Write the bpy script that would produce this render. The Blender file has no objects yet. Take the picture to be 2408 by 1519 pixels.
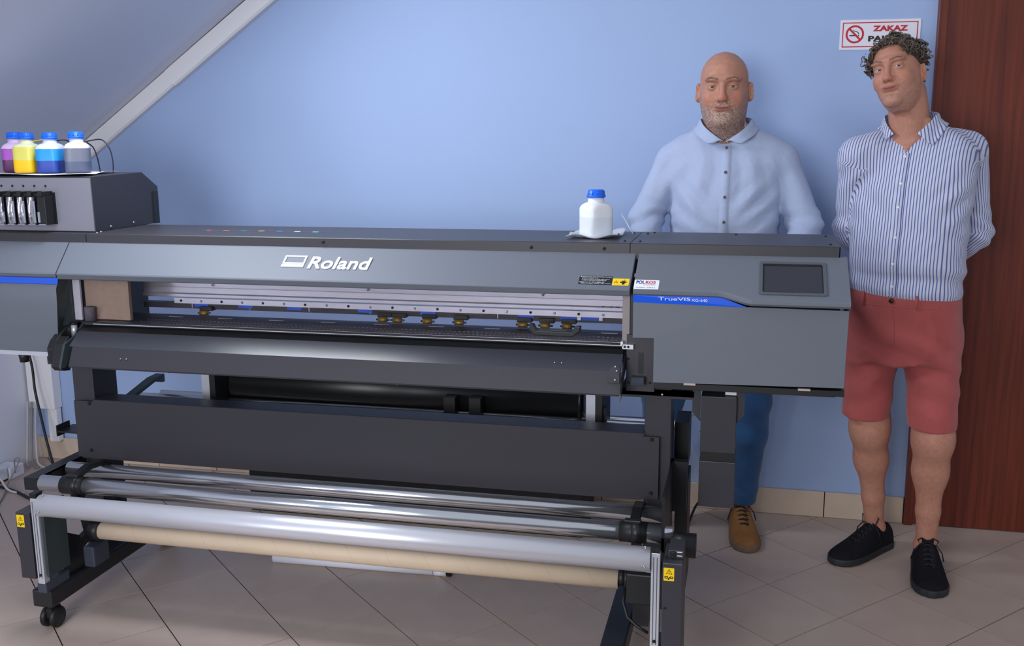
import bpy, bmesh, math, random
import numpy as np
from mathutils import Matrix, Vector
random.seed(7); np.random.seed(7)
S = bpy.context.scene
COL = S.collection
# ------------------------------------------------------------------ camera
CAM_H = 1.5456
cd = bpy.data.cameras.new('camera'); cam = bpy.data.objects.new('camera', cd); COL.objects.link(cam)
cd.sensor_fit = 'HORIZONTAL'; cd.sensor_width = 36.0; cd.lens = 2347.7 / 2408 * 36; cd.clip_start = 0.05; cd.clip_end = 60
_p, _r, _a = 0.189, -0.0081, 0.2345
_f = Vector((0, math.cos(_p), -math.sin(_p))); _u = Vector((0, math.sin(_p), math.cos(_p))); _x = Vector((1, 0, 0))
_x2 = math.cos(_r) * _x + math.sin(_r) * _u; _u2 = -math.sin(_r) * _x + math.cos(_r) * _u
_R = Matrix.Rotation(_a, 3, 'Z')
_x2, _u2, _f = _R @ _x2, _R @ _u2, _R @ _f
_m = Matrix((_x2, _u2, -_f)).transposed().to_4x4(); _m.translation = (0, 0, CAM_H)
cam.matrix_world = _m
S.camera = cam
# ------------------------------------------------------------------ light and exposure
S.view_settings.view_transform = 'Standard'; S.view_settings.look = 'None'
S.view_settings.gamma = 1.0; S.view_settings.use_curve_mapping = False; S.view_settings.exposure = -0.08
W = bpy.data.worlds.new('room_ambient'); S.world = W; W.use_nodes = True
W.node_tree.nodes['Background'].inputs[0].default_value = (0.86, 0.91, 1.0, 1); W.node_tree.nodes['Background'].inputs[1].default_value = 0.50
def area(name, loc, direction, sx, sy, power, color):
    l = bpy.data.lights.new(name, 'AREA'); l.shape = 'RECTANGLE'; l.size = sx; l.size_y = sy; l.energy = power; l.color = color
    o = bpy.data.objects.new(name, l); COL.objects.link(o); o.location = loc
    o.rotation_euler = Vector(direction).to_track_quat('-Z', 'Y').to_euler()
    return o
area('window_daylight_behind_camera', (-1.2, -1.7, 1.75), (0.10, 1, -0.10), 1.6, 1.4, 105, (0.95, 0.97, 1.0))
area('dormer_daylight', (-3.25, 0.15, 1.30), (1, 0.75, -0.10), 0.9, 1.1, 34, (0.90, 0.95, 1.0))
area('roof_window_daylight', (-1.80, 2.72, 2.27), (0.57, 0.0, -0.82), 0.62, 0.75, 30, (0.88, 0.94, 1.0))
# ------------------------------------------------------------------ helpers
def lin(c):
    return tuple(((v / 255) / 12.92 if v / 255 <= 0.04045 else ((v / 255 + 0.055) / 1.055) ** 2.4) for v in c)
MATS = {}
def mat(name, rgb, rough=0.5, metal=0.0, spec=0.5, bump=None, vary=None, trans=0, alpha=1, attr=None, sheen=0, coat=0, ior=1.45, aniso=0, emit=None, sss=0):
    if name in MATS: return MATS[name]
    m = bpy.data.materials.new(name); m.use_nodes = True; nt = m.node_tree; b = nt.nodes['Principled BSDF']
    col = (*lin(rgb), 1)
    b.inputs['Base Color'].default_value = col; b.inputs['Roughness'].default_value = rough; b.inputs['Metallic'].default_value = metal
    b.inputs['Specular IOR Level'].default_value = spec; b.inputs['IOR'].default_value = ior
    b.inputs['Transmission Weight'].default_value = trans; b.inputs['Alpha'].default_value = alpha
    b.inputs['Coat Weight'].default_value = coat; b.inputs['Sheen Weight'].default_value = sheen
    if sss:
        b.inputs['Subsurface Weight'].default_value = sss; b.inputs['Subsurface Scale'].default_value = 0.006
        b.inputs['Subsurface Radius'].default_value = (1.0, 0.35, 0.2)
    if emit: b.inputs['Emission Color'].default_value = (*lin(emit[0]), 1); b.inputs['Emission Strength'].default_value = emit[1]
    src = None
    if attr:
        a = nt.nodes.new('ShaderNodeAttribute'); a.attribute_name = attr; src = a.outputs['Color']; nt.links.new(src, b.inputs['Base Color'])
    tc = nt.nodes.new('ShaderNodeTexCoord')
    if vary:                                     # (scale, amount): slow mottling of the colour
        n = nt.nodes.new('ShaderNodeTexNoise'); n.inputs['Scale'].default_value = vary[0]; n.inputs['Detail'].default_value = 4
        nt.links.new(tc.outputs['Object'], n.inputs['Vector'])
        mr = nt.nodes.new('ShaderNodeMapRange'); mr.inputs[1].default_value = 0.3; mr.inputs[2].default_value = 0.7
        mr.inputs[3].default_value = 1 - vary[1]; mr.inputs[4].default_value = 1 + vary[1]; nt.links.new(n.outputs['Fac'], mr.inputs[0])
        vm = nt.nodes.new('ShaderNodeVectorMath'); vm.operation = 'SCALE'
        if src: nt.links.new(src, vm.inputs[0])
        else: vm.inputs[0].default_value = col[:3]
        nt.links.new(mr.outputs[0], vm.inputs['Scale']); nt.links.new(vm.outputs[0], b.inputs['Base Color'])
    if bump:                                     # (scale, strength, distance)
        n = nt.nodes.new('ShaderNodeTexNoise'); n.inputs['Scale'].default_value = bump[0]; n.inputs['Detail'].default_value = 3
        nt.links.new(tc.outputs['Object'], n.inputs['Vector'])
        bp = nt.nodes.new('ShaderNodeBump'); bp.inputs['Strength'].default_value = bump[1]; bp.inputs['Distance'].default_value = bump[2] if len(bump) > 2 else 0.002
        nt.links.new(n.outputs['Fac'], bp.inputs['Height']); nt.links.new(bp.outputs[0], b.inputs['Normal'])
    MATS[name] = m
    return m
ORG = {}
def link(o, parent=None):
    COL.objects.link(o)
    if parent is not None: o.parent = parent
    return o
def tag(o, label=None, cat=None, group=None, kind=None):
    if label: o['label'] = label
    if cat: o['category'] = cat
    if group: o['group'] = group
    if kind: o['kind'] = kind
    return o
def thing(name, loc, label, cat, group=None):
    o = bpy.data.objects.new(name, None); o.empty_display_size = 0.05; link(o); o.location = loc; ORG[o] = Vector(loc)
    return tag(o, label, cat, group)
class MB:
    def __init__(s): s.v = []; s.f = []; s.sm = []
    def add(s, vs, fs, smooth=False):
        n = len(s.v); s.v += [tuple(v) for v in vs]; s.f += [tuple(i + n for i in f) for f in fs]; s.sm += [smooth] * len(fs); return s
    def box(s, x0, x1, y0, y1, z0, z1):
        vs = [(x, y, z) for z in (z0, z1) for y in (y0, y1) for x in (x0, x1)]
        return s.add(vs, [(0, 2, 3, 1), (4, 5, 7, 6), (0, 1, 5, 4), (2, 6, 7, 3), (0, 4, 6, 2), (1, 3, 7, 5)])
    def hexa(s, p):                              # 8 corners: bottom ring 4, top ring 4
        return s.add(p, [(3, 2, 1, 0), (4, 5, 6, 7), (0, 1, 5, 4), (1, 2, 6, 5), (2, 3, 7, 6), (3, 0, 4, 7)])
    def prism(s, prof, x0, x1, smooth=False):    # profile of (y,z) drawn out along X; x0/x1 may be lists (one x per point)
        n = len(prof); a = x0 if isinstance(x0, (list, tuple)) else [x0] * n; b = x1 if isinstance(x1, (list, tuple)) else [x1] * n
        vs = [(a[i], p[0], p[1]) for i, p in enumerate(prof)] + [(b[i], p[0], p[1]) for i, p in enumerate(prof)]
        s.add(vs, [(i, (i + 1) % n, (i + 1) % n + n, i + n) for i in range(n)], smooth)
        return s.add(vs, [tuple(range(n - 1, -1, -1)), tuple(range(n, 2 * n))])
    def plate(s, pts, o, ex, ey, t, off=0.0):    # 2-D outline placed in a plane at o with axes ex, ey; thickness t along ex x ey
        o, ex, ey = Vector(o), Vector(ex).normalized(), Vector(ey).normalized(); ez = ex.cross(ey); n = len(pts)
        lo = [o + ex * p[0] + ey * p[1] + ez * off for p in pts]; hi = [p + ez * t for p in lo]
        return s.add(lo + hi, [tuple(range(n - 1, -1, -1)), tuple(range(n, 2 * n))] + [(i, (i + 1) % n, (i + 1) % n + n, i + n) for i in range(n)])
    def ring(s, outer, inner, o, ex, ey, t, off=0.0):
        o, ex, ey = Vector(o), Vector(ex).normalized(), Vector(ey).normalized(); ez = ex.cross(ey); n = len(outer)
        P = lambda q, h: o + ex * q[0] + ey * q[1] + ez * (off + h)
        vs = [P(q, 0) for q in outer] + [P(q, 0) for q in inner] + [P(q, t) for q in outer] + [P(q, t) for q in inner]
        fs = []
        for i in range(n):
            j = (i + 1) % n
            fs += [(i, n + i, n + j, j), (2 * n + i, 2 * n + j, 3 * n + j, 3 * n + i), (i, j, 2 * n + j, 2 * n + i), (n + i, 3 * n + i, 3 * n + j, n + j)]
        return s.add(vs, fs)
    def tube(s, path, r, n=10, caps=True, smooth=True):
        path = [Vector(p) for p in path]; m = len(path); rr = r if isinstance(r, (list, tuple)) else [r] * m
        t0 = (path[1] - path[0]).normalized(); u = t0.orthogonal().normalized(); vs = []
        for i, p in enumerate(path):
            t = (path[min(i + 1, m - 1)] - path[max(i - 1, 0)]).normalized()
            u = (u - t * u.dot(t)).normalized(); w = t.cross(u)
            vs += [p + (u * math.cos(2 * math.pi * k / n) + w * math.sin(2 * math.pi * k / n)) * rr[i] for k in range(n)]
        s.add(vs, [(i * n + k, i * n + (k + 1) % n, (i + 1) * n + (k + 1) % n, (i + 1) * n + k) for i in range(m - 1) for k in range(n)], smooth)
        if caps: s.add(vs[:n], [tuple(range(n - 1, -1, -1))]); s.add(vs[-n:], [tuple(range(n))])
        return s
    def cyl(s, a, b, r, r2=None, n=24): return s.tube([a, b], [r, r if r2 is None else r2], n)
    def lathe(s, prof, c, axis=(0, 0, 1), n=24, smooth=True, sx=1, sy=1):
        c = Vector(c); az = Vector(axis).normalized(); ax = az.orthogonal().normalized() if abs(az.z) < 0.99 else Vector((1, 0, 0)); ay = az.cross(ax); vs = []
        for r, h in prof: vs += [c + az * h + (ax * math.cos(2 * math.pi * k / n) * sx + ay * math.sin(2 * math.pi * k / n) * sy) * r for k in range(n)]
        m = len(prof)
        s.add(vs, [(i * n + k, i * n + (k + 1) % n, (i + 1) * n + (k + 1) % n, (i + 1) * n + k) for i in range(m - 1) for k in range(n)], smooth)
        if prof[0][0] > 1e-6: s.add(vs[:n], [tuple(range(n - 1, -1, -1))])
        if prof[-1][0] > 1e-6: s.add(vs[-n:], [tuple(range(n))])
        return s
    def build(s, name, m, parent=None, bevel=0.0, loc=None, label=None, segs=2):
        root = parent
        while root is not None and root not in ORG: root = root.parent
        o0 = ORG[root] if root is not None else (Vector(loc) if loc is not None else Vector((0, 0, 0)))
        me = bpy.data.meshes.new(name); me.from_pydata([(v[0] - o0.x, v[1] - o0.y, v[2] - o0.z) for v in s.v], [], s.f)
        me.polygons.foreach_set('use_smooth', s.sm)
        bm = bmesh.new(); bm.from_mesh(me); bmesh.ops.remove_doubles(bm, verts=bm.verts, dist=1e-6); bmesh.ops.recalc_face_normals(bm, faces=bm.faces)
        if bevel:
            es = [e for e in bm.edges if len(e.link_faces) == 2 and e.calc_face_angle(0) > 0.6]
            bmesh.ops.bevel(bm, geom=es, offset=bevel, segments=segs, affect='EDGES', clamp_overlap=True, profile=0.6)
        bm.to_mesh(me); bm.free()
        for mm in (m if isinstance(m, (list, tuple)) else [m]): me.materials.append(mm)
        o = bpy.data.objects.new(name, me); link(o, parent)
        if parent is None and loc is not None: o.location = loc
        if parent is None: ORG[o] = o0
        if label: o['label'] = label
        return o
def rrect(x0, x1, y0, y1, r, n=5):
    out = []
    for cx, cy, a in ((x1 - r, y1 - r, 0), (x0 + r, y1 - r, 90), (x0 + r, y0 + r, 180), (x1 - r, y0 + r, 270)):
        out += [(cx + r * math.cos(math.radians(a + 90 * k / n)), cy + r * math.sin(math.radians(a + 90 * k / n))) for k in range(n + 1)]
    return out
def text(name, s, size, o, ex, ey, m, parent, depth=0.0004, width=None, shear=0.0, bold=0.0, off=0.0003, align='LEFT'):
    cu = bpy.data.curves.new(name, 'FONT'); cu.body = s; cu.size = size; cu.extrude = depth; cu.offset = bold; cu.shear = shear; cu.resolution_u = 4; cu.align_x = align
    t = bpy.data.objects.new(name, cu); COL.objects.link(t)
    dg = bpy.context.evaluated_depsgraph_get(); me = bpy.data.meshes.new_from_object(t.evaluated_get(dg)); bpy.data.objects.remove(t)
    ex, ey = Vector(ex).normalized(), Vector(ey).normalized(); ez = ex.cross(ey); root = parent
    while root is not None and root not in ORG: root = root.parent
    o = Vector(o) - ORG[root]; xs = [v.co.x for v in me.vertices] or [0, 1]; w = max(xs) - min(xs)
    k = 1.0 if width is None else width / max(w, 1e-6)
    for v in me.vertices: v.co = o + ex * (v.co.x * k) + ey * v.co.y + ez * (v.co.z + off + depth)
    me.materials.clear(); me.materials.append(m); ob = bpy.data.objects.new(name, me); link(ob, parent)
    return ob
def copy_part(o, parent, dx):                    # linked copy of a part, moved by dx
    c = o.copy(); COL.objects.link(c); c.parent = parent; c.location = Vector(o.location) + Vector(dx); return c
# ------------------------------------------------------------------ the room
WALL_Y, KNEE_X, RIGHT_X = 4.03, -3.345, 2.4
M_WALL = mat('blue_wall_paint', (160, 181, 221), 0.62, spec=0.3, bump=(260, 0.10, 0.001), vary=(1.3, 0.02))
M_WHITEWALL = mat('white_wall_paint', (226, 229, 242), 0.40, spec=0.5, bump=(7, 0.06, 0.01), vary=(1.1, 0.02))
M_GROUT = mat('dark_grout', (48, 44, 46), 0.9, bump=(300, 0.3))
M_TILE = mat('beige_floor_tile', (186, 167, 156), 0.42, spec=0.5, bump=(220, 0.06, 0.001), vary=(9, 0.05))
M_SKIRT = mat('beige_skirting_tile', (206, 186, 168), 0.42, bump=(160, 0.06), vary=(6, 0.05))
M_DUCT = mat('white_plastic_trunking', (234, 232, 236), 0.45)
slope = lambda x: 1.514 + 0.693 * (x + 2.936)
w = MB(); w.box(KNEE_X - 0.15, RIGHT_X, WALL_Y, WALL_Y + 0.15, -0.05, 3.0); tag(w.build('wall_back', M_WALL, loc=(0, WALL_Y, 0)), kind='structure')
w = MB(); w.box(KNEE_X - 0.15, KNEE_X, -2.2, WALL_Y, -0.05, slope(KNEE_X) + 0.02); tag(w.build('wall_left', M_WHITEWALL, loc=(KNEE_X, 0, 0)), kind='structure')
xa, xb = KNEE_X - 0.15, -0.95
w = MB(); N = 40
gx = [xa + (xb - xa) * i / N for i in range(N + 1)]; gy = [-2.2 + (WALL_Y + 2.2) * j / N for j in range(N + 1)]
hump = lambda x, y: 0.010 * math.sin(2.1 * y + 1.2 * x + .8) * math.sin(2.6 * x + .4 * y)     # plaster that is not quite flat
vs = [(x, y, slope(x) + (hump(x, y) if j < N else 0)) for j, y in enumerate(gy) for x in gx]
w.add(vs, [(j * (N + 1) + i, (j + 1) * (N + 1) + i, (j + 1) * (N + 1) + i + 1, j * (N + 1) + i + 1) for j in range(N) for i in range(N)], True)
o = w.build('ceiling', M_WHITEWALL, loc=(0, 0, 0)); so = o.modifiers.new('thick', 'SOLIDIFY'); so.thickness = 0.12; so.offset = 1
tag(o, kind='structure')
# floor: a grout bed and every tile as its own piece
fl = MB(); fl.box(KNEE_X, RIGHT_X, -2.2, WALL_Y, -0.05, -0.003); fl = fl.build('floor', M_GROUT, loc=(0, 0, 0)); tag(fl, kind='structure')
ta = math.radians(34.146) + 0.2345; TA = Vector((math.cos(ta), math.sin(ta))); TB = Vector((math.sin(ta), -math.cos(ta)))
_o = Vector((-0.2907, 1.9739)) * CAM_H; ca, sa = math.cos(0.2345), math.sin(0.2345); TO = Vector((ca * _o.x - sa * _o.y, sa * _o.x + ca * _o.y))
def clip(poly, a, b, c):                         # keep a*x+b*y<=c
    out = []
    for i in range(len(poly)):
        p, q = poly[i], poly[(i + 1) % len(poly)]; dp, dq = a * p[0] + b * p[1] - c, a * q[0] + b * q[1] - c
        if dp <= 0: out.append(p)
        if dp * dq < 0: t = dp / (dp - dq); out.append((p[0] + t * (q[0] - p[0]), p[1] + t * (q[1] - p[1])))
    return out
full = None; TS = 0.30; G = 0.0021; tiles = []
for i in range(-30, 30):
    for j in range(-30, 30):
        c = TO + TA * (i * TS) + TB * (j * TS); q = [c + TA * u + TB * v for u, v in ((G, G), (TS - G, G), (TS - G, TS - G), (G, TS - G))]
        q = [(p.x, p.y) for p in q]; m0 = (q[0][0] + q[2][0]) / 2, (q[0][1] + q[2][1]) / 2
        if m0[1] < 1.75 or m0[0] > 2.2 or m0[0] < KNEE_X - .3 or m0[1] > WALL_Y + .3: continue
        r = clip(clip(clip(q, 0, 1, WALL_Y - .001), -1, 0, -KNEE_X - .001), 1, 0, RIGHT_X)
        if len(r) < 3: continue
        tiles.append((m0, q, r))
for m0, q, r in tiles:
    whole = len(r) == 4 and all(abs(a[0] - b[0]) + abs(a[1] - b[1]) < 1e-6 for a, b in zip(q, r))
    if whole and full is not None: o = bpy.data.objects.new('tile', full)
    else:
        b = MB(); n = len(r); b.add([(p[0] - m0[0], p[1] - m0[1], -.003) for p in r] + [(p[0] - m0[0], p[1] - m0[1], 0) for p in r],
            [tuple(range(n, 2 * n))] + [(k, (k + 1) % n, (k + 1) % n + n, k + n) for k in range(n)])
        me = bpy.data.meshes.new('tile'); me.from_pydata(b.v, [], b.f); me.materials.append(M_TILE); o = bpy.data.objects.new('tile', me)
        if whole: full = me
    link(o, fl); o.location = (m0[0], m0[1], 0); o.rotation_euler = (random.uniform(-.0008, .0008), random.uniform(-.0008, .0008), 0)
# skirting tiles
bb = MB(); bb.box(KNEE_X, 0.636, WALL_Y - .006, WALL_Y, 0, 0.104); bb = bb.build('baseboard_back', M_GROUT, loc=(0, WALL_Y, 0)); tag(bb, kind='structure')
x = 0.634; 
while x > KNEE_X:
    x0 = max(x - 0.30, KNEE_X); b = MB(); b.box(x0 + .001, x - .001, WALL_Y - .014, WALL_Y - .004, 0.001, 0.107); b.build('skirting_tile', M_SKIRT, bb, bevel=.0012); x -= 0.302
# trunking up the slope
ang = math.atan(0.693); ex = Vector((math.cos(ang), 0, math.sin(ang))); ez = Vector((-math.sin(ang), 0, math.cos(ang)))
P0 = Vector((-2.936, 0, 1.514))
def duct(name, a, b, h, t):
    m = MB(); q = []
    for d in (a, b):
        for yy, hh in ((WALL_Y, -h), (WALL_Y - t + .008, -h), (WALL_Y - t, -h + .008), (WALL_Y - t, -.002), (WALL_Y, -.002)):
            p = P0 + ex * d + ez * hh; q.append((p.x, yy, p.z))
    m.add(q, [(i, (i + 1) % 5, (i + 1) % 5 + 5, i + 5) for i in range(5)] + [(4, 3, 2, 1, 0), (5, 6, 7, 8, 9)])
    return tag(m.build(name, M_DUCT, loc=(P0.x, WALL_Y, P0.z)), kind='structure')
duct('trim_1', -0.46, 0.545, 0.073, 0.036); duct('trim_2', 0.535, 2.3, 0.078, 0.041)
# door
M_DOOR = mat('mahogany_veneer', (112, 46, 34), 0.38, spec=0.45)
nt = M_DOOR.node_tree; bs = nt.nodes['Principled BSDF']; tcn = nt.nodes.new('ShaderNodeTexCoord'); mp = nt.nodes.new('ShaderNodeMapping'); mp.inputs['Scale'].default_value = (22, 22, 0.9)
nz = nt.nodes.new('ShaderNodeTexNoise'); nz.inputs['Scale'].default_value = 2.2; nz.inputs['Detail'].default_value = 6; nz.inputs['Distortion'].default_value = .4
rp = nt.nodes.new('ShaderNodeValToRGB'); rp.color_ramp.elements[0].position = .3; rp.color_ramp.elements[0].color = (*lin((84, 34, 24)), 1); rp.color_ramp.elements[1].position = .72; rp.color_ramp.elements[1].color = (*lin((118, 50, 36)), 1)
nt.links.new(tcn.outputs['Object'], mp.inputs[0]); nt.links.new(mp.outputs[0], nz.inputs[0]); nt.links.new(nz.outputs['Fac'], rp.inputs[0]); nt.links.new(rp.outputs[0], bs.inputs['Base Color'])
d = MB(); d.box(0.655, 1.62, WALL_Y - .018, WALL_Y + .01, 0.004, 2.14)
door = d.build('door_1', M_DOOR, loc=(0.66, WALL_Y, 0), bevel=.002); tag(door, kind='structure')
d = MB(); d.box(0.636, 0.668, WALL_Y - .03, WALL_Y, 0, 2.18); d.box(1.61, 1.68, WALL_Y - .03, WALL_Y, 0, 2.18); d.box(0.668, 1.61, WALL_Y - .03, WALL_Y, 2.14, 2.18)
d.build('door_frame', M_DOOR, door, bevel=.004)
# no smoking sign
M_SIGN = mat('white_sign_plastic', (226, 224, 236), 0.35); M_RED = mat('red_print', (190, 20, 44), 0.5); M_BLACKP = mat('black_print', (24, 26, 30), 0.5)
sg = thing('no_smoking_sign', (0.44, WALL_Y - .003, 1.888), 'white no smoking sign with red border on the blue wall', 'sign')
sx0, sz0 = 0.3, 1.834; sw, sh = 0.281, 0.107; ex_, ey_ = (1, 0, -.008), (.008, 0, 1)
so_ = (sx0, WALL_Y - .0005, sz0 + .002)
b = MB(); b.plate(rrect(0, sw, 0, sh, .003), so_, ex_, ey_, .003); b.build('sign_board', M_SIGN, sg)
fo = (sx0, WALL_Y - .0036, sz0 + .002)
b = MB(); b.ring(rrect(.009, sw - .009, .009, sh - .009, .001), rrect(.0125, sw - .0125, .0125, sh - .0125, .001), fo, ex_, ey_, .0003); b.build('border', M_RED, sg)
b = MB(); cc = (.053, .0555)
circ = lambda r, n=40: [(cc[0] + r * math.cos(2 * math.pi * k / n), cc[1] + r * math.sin(2 * math.pi * k / n)) for k in range(n)]
b.ring(circ(.0325), circ(.0255), fo, ex_, ey_, .0004)
c45 = math.sqrt(.5); b.plate([(cc[0] + c45 * (u) + c45 * v, cc[1] - c45 * u + c45 * v) for u, v in ((-.028, -.0035), (.028, -.0035), (.028, .0035), (-.028, .0035))], fo, ex_, ey_, .0005); b.build('prohibition_ring', M_RED, sg)
b = MB(); b.plate([(.034, .049), (.062, .049), (.062, .053), (.034, .053)], fo, ex_, ey_, .0003); b.plate([(.0645, .049), (.068, .049), (.068, .053), (.0645, .053)], fo, ex_, ey_, .0003)
b.tube([Vector(fo) + Vector(ex_) * p[0] + Vector(ey_) * p[1] for p in ((.047, .071), (.052, .066), (.058, .0655), (.064, .062), (.067, .056))], .0014, 6); b.build('cigarette_symbol', M_BLACKP, sg)
text('lettering', 'ZAKAZ', .026, Vector(fo) + Vector(ex_) * .118 + Vector(ey_) * .066, ex_, ey_, M_RED, sg, width=.122, bold=.0012)
text('lettering', 'PALENIA', .026, Vector(fo) + Vector(ex_) * .100 + Vector(ey_) * .030, ex_, ey_, M_BLACKP, sg, width=.158, bold=.0012)
# ------------------------------------------------------------------ the printer
M_GREY = mat('grey_textured_plastic', (105, 110, 121), 0.50, spec=0.45, bump=(900, 0.10, 0.0006), vary=(700, 0.05))
M_GREYD = mat('grey_plastic_edge', (84, 90, 98), 0.5)
M_DARK = mat('charcoal_powder_coat', (55, 53, 60), 0.42, spec=0.5, bump=(900, 0.08, 0.0005), vary=(600, 0.05))
M_DARKGLOSS = mat('charcoal_satin_sheet', (62, 63, 72), 0.26, spec=0.6, bump=(900, 0.05, 0.0005))
M_BLACK = mat('black_plastic', (26, 26, 29), 0.45)
M_BLACKM = mat('black_steel', (30, 31, 35), 0.4, spec=0.5)
M_INK = mat('blue_grey_sheet', (60, 66, 80), 0.45)
M_BLUE = mat('bright_blue_stripe', (20, 92, 232), 0.30, coat=0.4)
M_BLUETAG = mat('blue_tag', (40, 96, 214), 0.5)
M_STEEL = mat('polished_steel_tube', (226, 230, 238), 0.17, metal=0.9, bump=(140, 0.03, 0.0004))
M_ALU = mat('satin_aluminium', (222, 222, 232), 0.36, metal=0.5, spec=0.5, bump=(300, 0.03, 0.0004))
M_ALUL = mat('anodised_light_rail', (204, 206, 216), 0.42, metal=0.55)
M_SCREW = mat('bright_screw', (190, 190, 196), 0.25, metal=1.0)
M_SCREWB = mat('black_screw', (20, 20, 22), 0.35)
M_WHITE = mat('white_print', (236, 238, 244), 0.4); M_YEL = mat('yellow_label', (250, 208, 20), 0.45); M_BRASS = mat('brass_roller', (170, 138, 62), 0.42, metal=0.5, bump=(900, .2))
M_CLEAR = mat('clear_acrylic', (244, 240, 244), 0.02, trans=1.0, ior=1.12, spec=0.9, alpha=1.0)
M_SCREEN = mat('dark_display_glass', (52, 52, 62), 0.3, spec=0.4)
PR = thing('large_format_printer', (-1.2, 2.85, 0), 'long grey and black large format printer on a stand with take-up rollers', 'printer')
ZT = 1.231; YF = 2.845; YB = 3.18
def part(name, mb, m, parent=None, bevel=0.0, label=None, segs=2): return mb.build(name, m, parent or PR, bevel, label=label, segs=segs)
def screws(parent, pts, r, m, axis=(0, -1, 0), h=0.003):
    for p in pts:
        b = MB(); b.lathe([(r, 0), (r, h * .5), (r * .75, h), (r * .35, h), (r * .3, h * .6), (0, h * .6)], p, axis, 12); b.build('screw', m, parent)
# --- top covers
tp = [(YF, 1.185), (YF, ZT - .002), (YF + .002, ZT), (YB, ZT), (YB, 1.10), (YB - .02, 1.10), (YB - .02, ZT - .012), (YF + .012, ZT - .012), (YF + .012, 1.185)]
tc = part('top_cover', MB().prism(tp, -2.106, -.3315), M_DARK)
tcl = part('top_cover', MB().prism(tp, -2.62, -2.1085), M_DARK)
tcr = part('top_cover', MB().prism(tp, -.3295, .243), M_DARK)
b = MB(); b.box(.2405, .2435, YF, YB, .86, ZT - .001); part('end_plate', b, M_DARK)
screws(tc, [(-.62 + .0, YF, 1.214), (-1.275, YF, 1.218)], .0052, M_SCREWB); screws(tc, [(-.352, YF + .05, ZT), (-.352, YB - .06, ZT)], .004, M_SCREWB, (0, 0, 1)); screws(tc, [(-.405, YF, 1.214)], .0052, M_SCREWB)
screws(tcr, [(-.308, YF + .05, ZT), (-.308, YB - .06, ZT), (-.04, YB - .05, ZT), (.22, YF + .05, ZT), (.222, YB - .06, ZT), (-.29, YB - .03, ZT)], .004, M_SCREWB, (0, 0, 1))
# colour guide strip printed on the top
b = MB(); b.plate(rrect(-1.79, -1.30, 3.0, 3.022, .006), (0, 0, ZT), (1, 0, 0), (0, 1, 0), .0004); cg = part('colour_guide', b, M_INK)
for i, c in enumerate(((214, 60, 120), (224, 110, 60), (40, 160, 120), (220, 200, 50), (40, 140, 210), (220, 220, 226), (120, 210, 210))):
    x = -1.768 + i * .064; MB().plate(rrect(x, x + .02, 3.004, 3.018, .002), (0, 0, ZT + .0004), (1, 0, 0), (0, 1, 0), .0003).build('colour_patch', mat('patch_%d' % i, c, .4), cg)
# --- grey front covers.  slant from (2.85,1.203) to (2.70,1.118)
def cover_prof(zb): return [(2.858, 1.203), (2.848, 1.203), (2.704, 1.122), (2.700, 1.117), (2.708, 1.101), (2.715, 1.099), (2.76, zb), (2.775, zb), (2.775, 1.12), (2.85, 1.165)]
pf = cover_prof(1.099)
xl = [-2.176 + .056 * (2.858 - p[0]) / .158 for p in pf]
fc = part('front_cover', MB().prism(pf, xl, -.3135), M_GREY, bevel=.0025)
sd = Vector((0, -.144, -.081)).normalized(); su = -sd; sn = Vector((1, 0, 0)).cross(su)          # slant axes: su runs up the slant
def on_slant(x, t): return Vector((x, 2.848, 1.203)) + sd * t                                    # t metres down the slant
# lettering and mark on the cover
o = on_slant(-1.376, .1075)
lg = MB()
lg.ring([(0, .0155), (.072, .0155), (.069, .0555), (-.003, .0555)], [(.006, .0205), (.0665, .0205), (.0637, .0505), (.003, .0505)], o, (1, 0, 0), su, .003)
lg.plate([(.001, .0), (.0735, .0), (.0725, .0115), (.0, .0115)], o, (1, 0, 0), su, .003)
lo = lg.build('logo_mark', M_WHITE, fc)
text('lettering', 'Roland', .082, on_slant(-1.292, .1125), (1, 0, 0), su, M_WHITE, fc, depth=.0016, width=.192, shear=.0, bold=.0013)
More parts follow.
